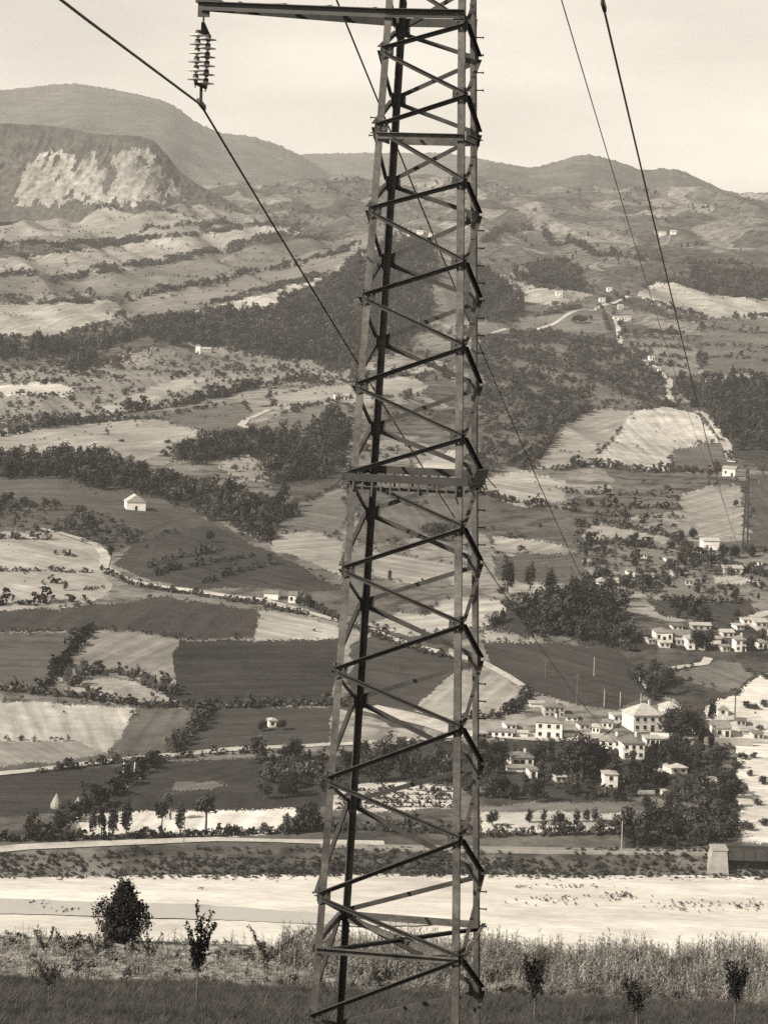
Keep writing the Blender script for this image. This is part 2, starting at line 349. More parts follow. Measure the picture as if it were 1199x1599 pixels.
# right slopes
Fd('large grey field with a curved seam on the right slope', .3, [(836,702),(870,662),(926,638),(990,641),(962,682),(920,726),(842,733),(822,730)])
Fd('large pale field on the right slope', .42, [(990,641),(1036,636),(1086,646),(1116,676),(1127,690),(1052,701),(1046,736),(920,728),(962,682)])
Fd('dull corner field beside the white track', .16, [(1053,701),(1128,691),(1132,716),(1102,736),(1047,736)])
Sc('mottled bushy hillside left of the pale fields', [(750,532),(850,522),(962,537),(972,552),(1030,582),(1036,632),(925,635),(870,660),(820,727),(752,735)], 1/42., 4.2, .12)
Fd('pale bare wedge beside the hill track', .42, [(1034,594),(1045,592),(1058,634),(1040,634)])
Wd('dark wood at the right edge above the farmhouse', [(1062,598),(1210,592),(1230,705),(1148,702),(1102,642),(1082,636)], 1/32., 6)
Fd('pale strip above the right wood', .34, [(1098,588),(1230,582),(1230,592),(1100,597)])
Fd('striped terraces below the hill hamlet', .2, [(968,522),(1050,520),(1090,545),(1090,585),(1045,590),(1000,560)])
Wd('dark oval wood on the right ridge', [(803,436),(840,415),(890,420),(917,440),(900,450),(840,446)], 1/36., 8)
Fd('light field around the oval wood', .34, [(765,442),(805,440),(842,449),(902,453),(928,460),(880,476),(800,472)])
Wd('dark wood on the ridge at the right edge', [(1076,432),(1100,423),(1142,430),(1230,468),(1230,492),(1145,472),(1085,450)], 1/36., 8)
Fd('light ridge field under the right wood', .36, [(992,456),(1030,440),(1072,445),(1105,460),(1192,482),(1150,497),(1100,495),(1020,477)])
Fd('dull ridge slope behind the hamlet', .19, [(700,515),(800,500),(905,482),(935,470),(950,520),(850,520),(760,530)])
Fd('grey pasture at the right edge', .17, [(1095,500),(1230,490),(1230,580),(1100,584)])
Wd('long dark wood crossing the middle slope', [(225,512),(245,505),(310,496),(390,490),(450,475),(500,450),(530,430),(560,405),(600,388),(640,380),(672,396),(674,440),(668,500),(650,520),(610,545),(560,572),(500,566),(450,560),(380,551),(330,541),(285,533),(240,530)], 1/34., 8)
Wd('thin broken wooded strip at the left end of the long wood', [(60,560),(130,540),(190,524),(236,512),(240,522),(190,534),(146,552),(60,572)], 1/40., 7)
Wd('small dark copse below the thin wooded strip', [(98,570),(120,560),(150,556),(148,568),(112,582)], 1/34., 7)
Fd('grey field patch in the wood behind the pylon', .2, [(676,440),(722,420),(724,500),(670,505)])
Wd('dark wood behind the right pylon leg', [(726,420),(760,430),(790,450),(816,480),(800,495),(765,498),(730,500)], 1/34., 8)
Wd('dark wooded hollow in the middle left', [(262,722),(292,700),(362,680),(400,682),(490,681),(540,700),(540,727),(495,751),(418,751),(410,722),(392,706),(350,716),(282,722)], 1/26., 6.5)
Wd('small round copse beside the pylon leg', [(500,682),(505,660),(530,652),(546,665),(546,692),(512,696)], 1/26., 6.5)
Sc('eroded scrub hollow', [(345,716),(392,707),(410,724),(418,752),(380,755),(340,730)], 1/60., 2.5, .32)
Wd('dark wooded hedge band running down the left slope', [(70,738),(120,718),(165,716),(210,738),(280,758),(350,774),(402,790),(470,797),(470,806),(428,812),(430,846),(398,842),(360,818),(300,797),(220,768),(150,757),(85,746)], 1/20., 6)
Sc('dark bushy bank at the left edge', [(36,780),(100,790),(160,815),(215,835),(180,862),(150,850),(80,828),(36,825)], 1/30., 3.5, .1)
Wd('dark grove on the knoll above the village', [(757,985),(790,948),(840,944),(905,940),(930,934),(975,960),(1010,1000),(1022,1014),(985,1022),(940,1010),(890,1000),(830,993)], 1/22., 6.5)
Wd('dark ravine trees above the village', [(985,1060),(1016,1037),(1040,1063),(1047,1092),(1016,1100)], 1/18., 5)
Fd('grey field above the ravine road', .2, [(1043,1053),(1115,1033),(1154,1037),(1175,1053),(1147,1083),(1086,1068)])
Fd('dark meadow between the hamlets', .1, [(1010,936),(1172,940),(1182,956),(1128,982),(1030,962)])
Fd('grey meadow above the dark one', .2, [(1033,922),(1100,912),(1172,922),(1172,938),(1033,934)])
Fd('pale strip of plots right of the poplars', .36, [(908,828),(940,817),(1015,835),(1064,846),(1046,856),(986,841),(910,842)])
Fd('pale strip right of the pylon', .34, [(770,838),(850,846),(905,860),(880,866),(770,858)])
Fd('pale slope below the right farmhouse', .31, [(1060,775),(1100,760),(1160,755),(1160,830),(1110,842),(1060,800)])
Fd('dull field right of the far pylon', .13, [(1168,742),(1230,735),(1230,850),(1172,852)])
Sc('bushy plots around the hamlet', [(905,845),(1000,850),(1100,862),(1200,872),(1230,930),(1170,920),(1030,920),(960,935),(930,900)], 1/40., 3.5, .19)
Fd('pale yard among hamlet bushes', .42, [(1112,898),(1150,896),(1186,905),(1186,914),(1114,910)])
# village
Sc('gardens and bushes of the village', [(760,1160),(860,1158),(1050,1160),(1140,1165),(1148,1225),(1140,1262),(1000,1250),(860,1258),(760,1262)], 1/20., 2.4, .06)
Sc('dark gardens behind the pylon base', [(400,1182),(530,1178),(640,1165),(760,1160),(760,1230),(716,1228),(570,1220),(520,1230),(420,1225)], 1/18., 3.2, .05)
Fd('bright dusty slope at the right edge', .6, [(1230,1030),(1185,1055),(1150,1085),(1105,1100),(1100,1125),(1145,1150),(1152,1180),(1150,1225),(1152,1262),(1160,1318),(1230,1324)])
Fd('grey village plots above the embankment', .2, [(752,1262),(840,1250),(985,1254),(975,1268),(830,1268),(752,1272)])
Fd('bright sunny plots behind the embankment trees', .46, [(752,1270),(830,1268),(975,1270),(972,1300),(752,1302)])
Wd('dark wood by the bridge', [(968,1276),(1010,1281),(1060,1272),(1146,1256),(1152,1310),(1098,1324),(968,1326)], 1/9., 3.6)
Wd('dark gully trees beside the dusty slope', [(1098,1232),(1132,1205),(1150,1225),(1152,1262),(1120,1262),(1100,1255)], 1/16., 4.5)

def in_poly(px, py, P):
    c = np.zeros(px.shape, bool); n = len(P)
    for i in range(n):
        x0, y0 = P[i]; x1, y1 = P[(i+1) % n]
        if y0 == y1: continue
        k = ((y0 > py) != (y1 > py)) & (px < (x1-x0)*(py-y0)/(y1-y0)+x0)
        c ^= k
    return c
CXm = 0.25*(XX[:-1,:-1]+XX[1:,:-1]+XX[:-1,1:]+XX[1:,1:]); CYm = 0.25*(YY[:-1,:-1]+YY[1:,:-1]+YY[:-1,1:]+YY[1:,1:]); CZm = 0.25*(ZZ[:-1,:-1]+ZZ[1:,:-1]+ZZ[:-1,1:]+ZZ[1:,1:])
PXm, PYm = proj(CXm, CYm, CZm)
VIS = (CZm/CYm) >= AA[:-1,:-1] - 0.0016
jx = fbm(CXm/9, CYm/16, 3)*3.2; jy = fbm(CXm/11+40, CYm/19+7, 3)*2.6
jx = jx*1.3 + RNG.normal(0, .8, jx.shape); jy = jy*1.2 + RNG.normal(0, .8, jy.shape)
RID = np.full(PXm.shape, -1, int)
for i, (k, nme, lab, v, P) in enumerate(REG):
    A = np.array(P); x0, y0 = A.min(0)-6; x1, y1 = A.max(0)+6
    bb = np.argwhere((PXm > x0) & (PXm < x1) & (PYm > y0) & (PYm < y1))
    if not len(bb): continue
    a, b = bb[:,0], bb[:,1]
    jk = 2.6 if k in ('wood', 'scrub') else 1.3
    ins = in_poly(PXm[a,b]+jk*jx[a,b], PYm[a,b]+jk*jy[a,b], P)
    RID[a[ins], b[ins]] = i
RIDF = RID.ravel()
VI = np.arange(NY*NU).reshape(NY, NU)
FACES = np.stack([VI[:-1,:-1], VI[:-1,1:], VI[1:,1:], VI[1:,:-1]], -1).reshape(-1, 4)
VERTS = np.stack([XX, YY, ZZ], -1).reshape(-1, 3)
def patch(name, sel, m):
    f = FACES[sel]; u, inv = np.unique(f, return_inverse=True)
    return link(name, mesh_np(name, VERTS[u], inv.reshape(f.shape), m, True))
tag(patch('hills', RIDF == -1, M_HILL), 'rolling hillside of mixed pasture', kind='structure')
DXm = np.abs(XX[:-1,1:]-XX[:-1,:-1]); DYm = np.abs(YY[1:,:-1]-YY[:-1,:-1]); AREA = (DXm*DYm).ravel()
CP = np.stack([CXm, CYm], -1).reshape(-1, 2); DP = np.stack([DXm, DYm], -1).reshape(-1, 2)
VISF = VIS.ravel(); PXF = PXm.ravel(); PYF = PYm.ravel()
def sample(sel, dens, weight=None, vis=True):
    idx = np.flatnonzero(sel & (VISF if vis else True) & (PXF > -120) & (PXF < 1320))
    if not len(idx): return np.zeros((0, 3))
    w = AREA[idx]*(weight[idx] if weight is not None else 1); n = RNG.poisson(w*dens)
    r = np.repeat(idx, n); p = CP[r] + (RNG.random((len(r), 2))-.5)*DP[r]
    return np.column_stack([p, zat(p[:,0], p[:,1])])
for i, (k, nme, lab, v, P) in enumerate(REG):
    sel = RIDF == i
    if not sel.any(): continue
    if k == 'field':
        o = patch('field', sel, M_FIELD); o.color = tint(v)
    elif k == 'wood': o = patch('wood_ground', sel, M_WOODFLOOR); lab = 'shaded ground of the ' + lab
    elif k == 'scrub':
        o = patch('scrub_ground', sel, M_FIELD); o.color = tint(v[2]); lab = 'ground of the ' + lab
    else: o = patch('rock_ground', sel, M_ROCK)
    tag(o, ' '.join(lab.split()[:16]), kind='structure')

# ------------------------------------------------------------------ mountains and the cliff
def ridge(name, label, pts, dist, back, drop, m, rough=1.0, step=3.0, front=900):
    A = np.array(pts, float); xs = np.arange(A[0,0], A[-1,0]+1, step); ys = np.interp(xs, A[:,0], A[:,1])
    kk = np.exp(-(np.arange(-8, 9)/4.5)**2); kk /= kk.sum(); ys = np.convolve(np.pad(ys, 8, 'edge'), kk, 'valid')
    u, s = pix_us(xs, ys); n = 76; rows = []
    fine = (np.abs(fbm(xs/8., xs*0+dist, 4, .7))*4.5*rough)*dist/F
    for j in range(n):
        t = j/60.0                             # 0 foot, 1 crest, beyond 1 the far side
        Y = dist - front*(1-t) if t <= 1 else dist + back*(t-1)*4
        zc = s*dist; tt = min(t, 1)
        prof = tt**0.85 if t <= 1 else 1-(t-1)*1.6
        Yv = Y + 0*xs
        z = (zc-drop)*1.0*prof + drop
        z = z + fbm((u*Yv+Yv*.35)/420+dist, (Yv-u*Yv*.5)/520, 5, .5)*75*rough*(min(1, 1.6*(1-tt))+.01 if t <= 1 else .6)
        z = z + fine*(tt**14 if t <= 1 else max(0, 1-(t-1)*8))
        rows.append(np.column_stack([u*dist*(Yv/dist), Yv+0*xs, z]))
    V = np.concatenate(rows); k = len(xs); I = np.arange(n*k).reshape(n, k)
    Fc = np.stack([I[:-1,:-1], I[:-1,1:], I[1:,1:], I[1:,:-1]], -1).reshape(-1, 4)
    return tag(link(name, mesh_np(name, V, Fc, m, True)), label, kind='structure')
ridge('mountain', 'tall hazy wooded mountain at the upper left', [(-260,172),(-100,152),(60,135),(120,130),(180,140),(230,150),(270,162),(300,188),(345,209),(390,212),(430,225),(465,240),(490,255),(540,290),(600,330),(680,370)], 9800, 1200, 40, M_MOUNT, 1.0, front=3600)
ridge('mountain', 'far pale ridge behind the pylon top', [(400,262),(470,240),(520,240),(580,238),(640,240),(690,238),(740,246),(790,256),(840,264),(900,275),(980,300)], 10600, 900, 60, M_MOUNT, .8, front=2800)
ridge('mountain', 'dark wooded hill right of the pylon', [(640,300),(700,276),(760,256),(800,258),(830,263),(870,252),(915,240),(955,250),(1000,268),(1060,273),(1110,294),(1160,312),(1230,338),(1330,360)], 7000, 800, 80, M_MOUNT, .9, front=1300)
ridge('mountain', 'hill peeping out at the right edge', [(1080,335),(1130,312),(1160,302),(1180,302),(1230,300),(1320,296),(1460,310)], 8200, 800, 80, M_MOUNT, .8, front=1800)
# the white cliff hill
def cliff():
    top = np.array([(-260,205),(-100,190),(20,192),(85,196),(150,208),(215,211),(240,218),(262,243),(282,268),(310,288),(345,306),(380,326),(420,348),(450,358)], float)
    xs = np.arange(-260, 450, 2.0); yt = np.interp(xs, top[:,0], top[:,1])
    u, s = pix_us(xs, yt); Yc = 4250.0; zt = s*Yc
    n = 90; V = []
    for j in range(n):
        t = j/(n-1)*1.3
        if t <= 1:
            Y = Yc - 260*(1-t)**2.2 - 60*(1-t)
            z = zat(u*Y, np.full_like(u, Y))*0 + (zt-100)*(t**0.75) + 100 - 14*(1-t)
            r = fbm(u*Y/24-z*.002, z/60, 5, .62)*np.sin(min(t, 1)*math.pi)*17; z = z + np.abs(fbm(u*Y/14, z*0+Y/14, 3))*5*min(1, (1-t)*9+.25)
            Yv = Y + r
        else:
            Yv = Yc + (t-1)*900 + 0*u; z = zt - (t-1)*150
        V.append(np.column_stack([u*Yc, Yv, z]))
    V = np.concatenate(V); k = len(xs); I = np.arange(n*k).reshape(n, k)
    Fc = np.stack([I[:-1,:-1], I[:-1,1:], I[1:,1:], I[1:,:-1]], -1).reshape(-1, 4)
    c = V[Fc].mean(1); px, py = proj(c[:,0], c[:,1], c[:,2])
    px = px + fbm(c[:,0]/14, c[:,2]/12, 4)*16; py = py + fbm(c[:,0]/10+9, c[:,2]/20+3, 4)*18
    rock = in_poly(px, py, [(40,262),(78,238),(130,246),(190,232),(222,230),(240,242),(262,279),(290,302),(296,310),(250,312),(200,318),(140,314),(70,320),(20,318)])
    rock &= fbm(c[:,0]/20+2, c[:,2]/40+5, 4, .6) < .34
    for nm, sel, m, lab in (('cliff', rock, M_ROCK, 'white bare cliff face at the upper left'), ('cliff_hill', ~rock, M_WOODC, 'dark wooded brow above the white cliff')):
        f = Fc[sel]; uq, inv = np.unique(f, return_inverse=True)
        tag(link(nm, mesh_np(nm, V[uq], inv.reshape(f.shape), m, True)), lab, kind='structure')
M_WOODC = mat('brow_wood', 0.08, 0.95, 0.4, 0.05, bump=4.0, spec=0.05)
cliff()

# ------------------------------------------------------------------ river
rx = np.linspace(-190, 190, 150); ry = np.linspace(470, 672, 110); RX, RY = np.meshgrid(rx, ry)
RZ = -147.15 + fbm(RX/25, RY/9, 4)*0.22
I = np.arange(RX.size).reshape(RX.shape)
tag(link('riverbed', mesh_np('riverbed', np.stack([RX, RY, RZ], -1).reshape(-1, 3), np.stack([I[:-1,:-1], I[:-1,1:], I[1:,1:], I[1:,:-1]], -1).reshape(-1, 4), M_GRAVEL, True)), 'white gravel bed of the river', kind='structure')
def on_plane(px, py, z):
    u, s = pix_us(px, py); Y = z/float(s); return (float(u)*Y, Y, z)
def poly_patch(name, pts, m, label, z):
    pts = [(a[0]+(b[0]-a[0])*k/14, a[1]+(b[1]-a[1])*k/14 + float(fbm((a[0]+(b[0]-a[0])*k/14)/23., a[1]/3., 3))*1.6) for a, b in zip(pts, pts[1:]+pts[:1]) for k in range(14)]
    P = [on_plane(x, y, z) for x, y in pts]
    me = bpy.data.meshes.new(name); me.from_pydata(P, [], [tuple(range(len(P)))]); me.materials.append(m)
    return tag(link(name, me), label, kind='structure')
poly_patch('river', [(-200,1400),(35,1404),(150,1408),(300,1412),(420,1420),(500,1426),(580,1432),(650,1438),(690,1442),(650,1446),(560,1446),(470,1442),(380,1438),(250,1434),(120,1430),(35,1428),(-200,1426)], M_WATER, 'shallow pale river channel in the gravel', -146.88)

# near bank
ZN = np.array([(-60,1),(0,-1.8),(20,-8),(43,-16.4),(70,-22.8),(110,-31.7),(140,-38.3),(147,-38.9),(154,-39.5),(160,-42.5),(170,-49),(200,-63),(400,-130),(500,-147.6),(560,-148.2)], float)
def zn(X, Y): return np.interp(Y, ZN[:,0], ZN[:,1]) + 0.35*fbm(np.asarray(X)/6., np.asarray(Y)/6., 3)*np.clip((150-np.abs(Y))/60, 0.1, 1)
nx = np.linspace(-1, 1, 150); ny = np.concatenate([np.linspace(-60, 90, 50), np.linspace(91, 156, 110), np.linspace(158, 560, 60)])
NX, NYg = np.meshgrid(nx, ny); NXw = NX*(40+np.abs(NYg)*0.22); NZ = zn(NXw, NYg)
I = np.arange(NXw.size).reshape(NXw.shape); FcN = np.stack([I[:-1,:-1], I[:-1,1:], I[1:,1:], I[1:,:-1]], -1).reshape(-1, 4); VN = np.stack([NXw, NYg, NZ], -1).reshape(-1, 3)
cN = VN[FcN].mean(1); edge = 137.5 + fbm(cN[:,0]/3., cN[:,0]*0, 3)*1.5 + 0.03*cN[:,0]
for nm, sel, m, lab in (('meadow', cN[:,1] < edge, M_MEADOW, 'dark rough meadow in the foreground'), ('bank_ground', cN[:,1] >= edge, M_DRY, 'pale dry ground at the foot of the meadow')):
    f = FcN[sel]; uq, inv = np.unique(f, return_inverse=True)
    tag(link(nm, mesh_np(nm, VN[uq], inv.reshape(f.shape), m, True)), lab, kind='structure')
def near(px, Y):
    u, s = pix_us(px, 1520); X = float(u)*Y; return Vector((X, Y, float(zn(X, Y))))

# ------------------------------------------------------------------ roads, tracks and banks
def drape(name, label, pts, wpx=None, wm=4.0, m=None, lift=0.25, kind='structure'):
    P = [hit(*p) for p in pts]; Q = []
    for a, b in zip(P[:-1], P[1:]):
        n = max(2, int((b-a).length/5)); Q += [a.lerp(b, i/n) for i in range(n)]
    Q.append(P[-1]); V = []; Fc = []
    for i, p in enumerate(Q):
        d = Q[min(i+3, len(Q)-1)] - Q[max(i-3, 0)]; d.z = 0; d.normalize(); nrm = Vector((-d.y, d.x, 0)); ww = wm*.85*(1+0.5*float(fbm(i/5., 0.3*len(pts), 3)))
        for k in (-1, -.35, .35, 1):
            q = p + nrm*k*ww/2; z = float(zat(q.x, q.y)); V.append((q.x, q.y, z + lift))
    for i in range(len(Q)-1):
        for k in range(3): Fc.append((i*4+k, i*4+k+1, i*4+k+5, i*4+k+4))
    return tag(link(name, mesh_np(name, V, Fc, m or M_ROAD, True)), label, kind=kind)
drape('road', 'white farm track winding along the left slope', [(60,826),(80,829),(120,840),(150,851),(165,868),(162,886),(185,900),(200,906),(250,916),(320,926),(400,936),(440,946),(475,955)], wm=5.5)
drape('road', 'farm track continuing behind the pylon', [(475,955),(520,968),(560,977),(608,996),(650,1011),(712,1025),(755,1036),(790,1055),(816,1072)], wm=3.5)
drape('road', 'pale valley road along the lower left', [(-60,1214),(45,1205),(150,1192),(240,1183),(350,1172),(450,1167),(560,1162),(660,1155),(720,1150)], wm=5)
drape('road', 'bright village road behind the pylon', [(575,1106),(632,1119),(680,1132),(720,1146),(760,1148),(800,1150),(870,1154),(930,1150)], wm=10)
drape('road', 'bright lane climbing between the village houses', [(895,1180),(930,1150),(960,1128),(990,1112),(1005,1102)], wm=4)
drape('road', 'bright terrace road on the right of the village', [(1030,1152),(1060,1153),(1120,1155),(1180,1158),(1230,1160)], wm=6)
drape('road', 'pale road along the river embankment', [(-60,1333),(40,1324),(183,1318),(337,1312),(490,1316),(600,1318)], wm=5.5)
drape('path', 'light hill track below the hamlet', [(962,500),(968,535),(995,560),(1030,580),(1046,593),(1040,633)], wm=6)
drape('path', 'white track running down to the farmhouse', [(1088,642),(1100,647),(1120,670),(1135,696),(1143,722)], wm=6)
drape('path', 'pale path along the ridge', [(770,520),(800,515),(880,495),(950,474),(985,460)], wm=6)
drape('path', 'pale path at the edge of the rounded field', [(420,640),(385,655),(376,664),(392,672)], wm=5)
drape('path', 'bright curving road above the ravine', [(1023,1053),(1058,1043),(1100,1037),(1106,1028)], wm=4)
drape('path', 'bright lane at the right edge hamlet', [(1230,950),(1195,958),(1172,966),(1180,978),(1200,992),(1230,1000)], wm=5)

# ------------------------------------------------------------------ plants
def leaf_cloud(seed, n, shape, leaf, clumps=14, spread=0.33):
    r = np.random.default_rng(seed); C = []
    while len(C) < clumps:
        p = r.uniform(-1, 1, 3)
        if 0.25 < np.linalg.norm(p) < 1: C.append(p)
    C = np.array(C); k = r.integers(0, clumps, n); P = C[k]*0.78 + r.normal(0, spread*0.62, (n, 3))
    P = P/np.maximum(1, np.linalg.norm(P, axis=1, keepdims=True)*0.93)
    nrm = P + r.normal(0, .55, P.shape); nrm /= np.linalg.norm(nrm, axis=1, keepdims=True)
    P = shape(P)
    a = np.cross(nrm, r.normal(0, 1, P.shape)); a /= np.linalg.norm(a, axis=1, keepdims=True)+1e-9; b = np.cross(nrm, a)
    s = leaf*r.uniform(.55, 1.35, (n, 1)); a = a*s; b = b*s*r.uniform(.5, .9, (n, 1))
    V = np.stack([P-a*.9, P-b*.7+a*.1, P+a*1.0, P+b*.8-a*.1], 1).reshape(-1, 3)
    return V, np.arange(4*n).reshape(n, 4)
def ell(rx, rz, cz, pear=0.0):
    def f(P):
        z = P[:,2]; w = rx*(1 - pear*z)
        return np.column_stack([P[:,0]*w, P[:,1]*w, cz + z*rz])
    return f
def crown_mesh(name, seed, n, shape, leaf, m, clumps=14, spread=.33):
    V, Fc = leaf_cloud(seed, n, shape, leaf, clumps, spread); return mesh_np(name, V, Fc, m)
def trunk_mesh(h, r, seed, m=None, fork=True):
    rr = random.Random(seed); b = MB()
    b.tube([(0,0,-.04),(rr.uniform(-.01,.01),0,h*.5),(rr.uniform(-.02,.02),rr.uniform(-.02,.02),h)], [r*1.3, r, r*.6], 6)
    if fork:
        for k in range(4):
            a = k*1.6+rr.uniform(0, 1); b.tube([(0,0,h*.85),(math.cos(a)*.1,math.sin(a)*.1,h+.1),(math.cos(a)*.2,math.sin(a)*.2,h+.28)], [r*.55, r*.4, r*.15], 5)
    return b.mesh('trunk', m or M_BARK)
# unit-height prototypes (crown mesh variants, trunk mesh)
PROTO = {
 'round': ([crown_mesh('crown', 10+i, 900, ell(.42, .42, .56, .12), .058, M_LEAF, 18) for i in range(3)], trunk_mesh(.35, .03, 1)),
 'oval': ([crown_mesh('crown', 20+i, 800, ell(.29, .44, .54, .18), .05, M_LEAF, 16) for i in range(3)], trunk_mesh(.3, .025, 2)),
 'poplar': ([crown_mesh('crown', 30+i, 700, ell(.115, .47, .53, .25), .034, M_LEAF, 22, .3) for i in range(3)], trunk_mesh(.3, .014, 3, fork=False)),
 'stem': ([crown_mesh('crown', 40+i, 620, ell(.30, .25, .74, .05), .055, M_LEAF, 12) for i in range(2)], trunk_mesh(.6, .03, 4)),
 'bush': ([crown_mesh('crown', 50+i, 380, ell(.52, .44, .44, .25), .085, M_LEAFMID, 10) for i in range(3)], trunk_mesh(.25, .05, 5)),
 'light': ([crown_mesh('crown', 60+i, 700, ell(.36, .42, .57, .1), .055, M_LEAFMID, 16) for i in range(2)], trunk_mesh(.35, .03, 6)),
}
TREES = 0
def tree(kind, base, h, wf, label, group, name=None):
    global TREES
    cr, tr = PROTO[kind]; e = empty(name or {'poplar':'poplar_tree','bush':'bush'}.get(kind, 'tree'), base, random.uniform(0, 6.28))
    e.scale = (h*wf, h*wf, h); tag(e, label, 'bush' if kind == 'bush' else 'tree', group)
    link('trunk', tr, e); link('crown', random.choice(cr), e); TREES += 1
    return e
MARKS = [('large white house',856,1140),('pale upper house',865,1110),('one-window house',816,1188),('low outbuilding',815,1204),('tower house',953,1222),('dark-roofed house by the lane',952,1166),('two-storey house',989,1172),('big pale-roofed house',1012,1125),('sunken pale-roofed house',1060,1200),('gully house',1110,1224),('terrace road house',1129,1145),('garden house',1026,1278),
 ('bright vegetable plots',620,1248),('pylon leg',520,1205),('right pylon leg',735,1205),('long low village house',780,1148),('gabled plot house',938,914),('plot shed',957,908),('half-hidden hamlet house',985,897),('big white barn',1110,852),('pale hamlet house',1145,890),('yard house',1056,896),('meadow cottage',1015,900),('far pylon foot',1163,864),('dark ridge grove',930,950)]
_used = {}
def where(kind, x, y, hpx):
    nm, mx, my = min(MARKS, key=lambda q: math.hypot(q[1]-x, (q[2]-y)*1.3)); dx, dy = x-mx, y-my
    rel = ('left of' if dx < 0 else 'right of') if abs(dx) > abs(dy) else ('above' if dy < 0 else 'below')
    far = 'close ' if math.hypot(dx, dy) < 22 else ('' if math.hypot(dx, dy) < 55 else 'well ')
    sz = 'tall' if hpx > 33 or (hpx > 17 and y < 940) else 'small' if hpx < 25 and y > 940 or hpx < 12 else 'mid-sized'
    return '%s dark %s %s%s the %s' % (sz, {'round':'round tree','oval':'oval tree','bush':'bush','light':'leafy tree'}[kind], far, rel, nm)
def tpx(kind, x, y, hpx, wf, label, group, name=None):
    label = label or where(kind, x, y, hpx)
    p = hit(x, y); return tree(kind, p, hpx*p.y/F, wf, label, group, name)
# far stuff: instanced low trees
def proto_obj(me):
    o = bpy.data.objects.new(me.name, me); return o
PC = bpy.data.collections.new('plant_prototypes')
for i in range(6):
    V, Fc = leaf_cloud(80+i, 170, ell((.40, .46, .30, .42, .36, .5)[i], (.42, .40, .5, .42, .55, .36)[i], .55, (.1, .2, .3, 0, .2, .1)[i]), .085, 9); PC.objects.link(proto_obj(mesh_np('far_tree', V, Fc, M_LEAF if i % 3 else M_LEAFMID)))
PB = bpy.data.collections.new('bush_prototypes')
for i in range(4):
    V, Fc = leaf_cloud(90+i, 130, ell(.55, .42, .44, .2), .10, 8); PB.objects.link(proto_obj(mesh_np('far_bush', V, Fc, M_LEAFMID)))
def scatter(name, pts, scl, coll, label, kind='stuff', parent=None, wide=None):
    n = len(pts)
    if not n: return None
    me = bpy.data.meshes.new(name); me.vertices.add(n); me.vertices.foreach_set('co', np.asarray(pts, np.float32).ravel())
    S = np.column_stack([scl, scl, scl]) if np.ndim(scl) == 1 else scl
    at = me.attributes.new('siz', 'FLOAT_VECTOR', 'POINT'); at.data.foreach_set('vector', S.astype(np.float32).ravel())
    R = np.column_stack([RNG.normal(0, .05, n), RNG.normal(0, .05, n), RNG.uniform(0, 6.28, n)])
    at = me.attributes.new('rot', 'FLOAT_VECTOR', 'POINT'); at.data.foreach_set('vector', R.astype(np.float32).ravel())
    o = link(name, me, parent)
    key = 'scatter_' + coll.name
    g = bpy.data.node_groups.get(key)
    if g is None:
        g = bpy.data.node_groups.new(key, 'GeometryNodeTree')
        g.interface.new_socket('Geometry', in_out='INPUT', socket_type='NodeSocketGeometry'); g.interface.new_socket('Geometry', in_out='OUTPUT', socket_type='NodeSocketGeometry')
        N = g.nodes; L = g.links; gi = N.new('NodeGroupInput'); go = N.new('NodeGroupOutput')
        ci = N.new('GeometryNodeCollectionInfo'); ci.inputs['Collection'].default_value = coll; ci.inputs['Separate Children'].default_value = True; ci.inputs['Reset Children'].default_value = True
        ip = N.new('GeometryNodeInstanceOnPoints'); ip.inputs['Pick Instance'].default_value = True
        a1 = N.new('GeometryNodeInputNamedAttribute'); a1.data_type = 'FLOAT_VECTOR'; a1.inputs['Name'].default_value = 'siz'
        a2 = N.new('GeometryNodeInputNamedAttribute'); a2.data_type = 'FLOAT_VECTOR'; a2.inputs['Name'].default_value = 'rot'
        er = N.new('FunctionNodeEulerToRotation'); L.new(a2.outputs[0], er.inputs[0])
        L.new(gi.outputs[0], ip.inputs['Points']); L.new(ci.outputs[0], ip.inputs['Instance']); L.new(er.outputs[0], ip.inputs['Rotation']); L.new(a1.outputs[0], ip.inputs['Scale'])
        L.new(ip.outputs[0], go.inputs[0])
    md = o.modifiers.new('scatter', 'NODES'); md.node_group = g
    return tag(o, label, kind=kind)
for i, (k, nme, lab, v, P) in enumerate(REG):
    if k == 'wood':
        p = sample(RIDF == i, v[0], np.clip(1.15+1.9*fbm(CP[:,0]/16+i, CP[:,1]/24, 3), .08, 2)); h = v[1]*np.clip(RNG.lognormal(-.1, .42, len(p)), .35, 2.1)
        scatter('woodland', p - [0, 0, .3], h, PC, lab)
    elif k == 'scrub':
        idx = fbm(CP[:,0]/22, CP[:,1]/34, 3); p = sample(RIDF == i, v[0], np.clip(0.9+2.4*idx, 0.05, 3)); h = v[1]*np.clip(RNG.lognormal(-.15, .45, len(p)), .3, 2.2)
        scatter('scrub', p - [0, 0, .2], h, PB, lab)
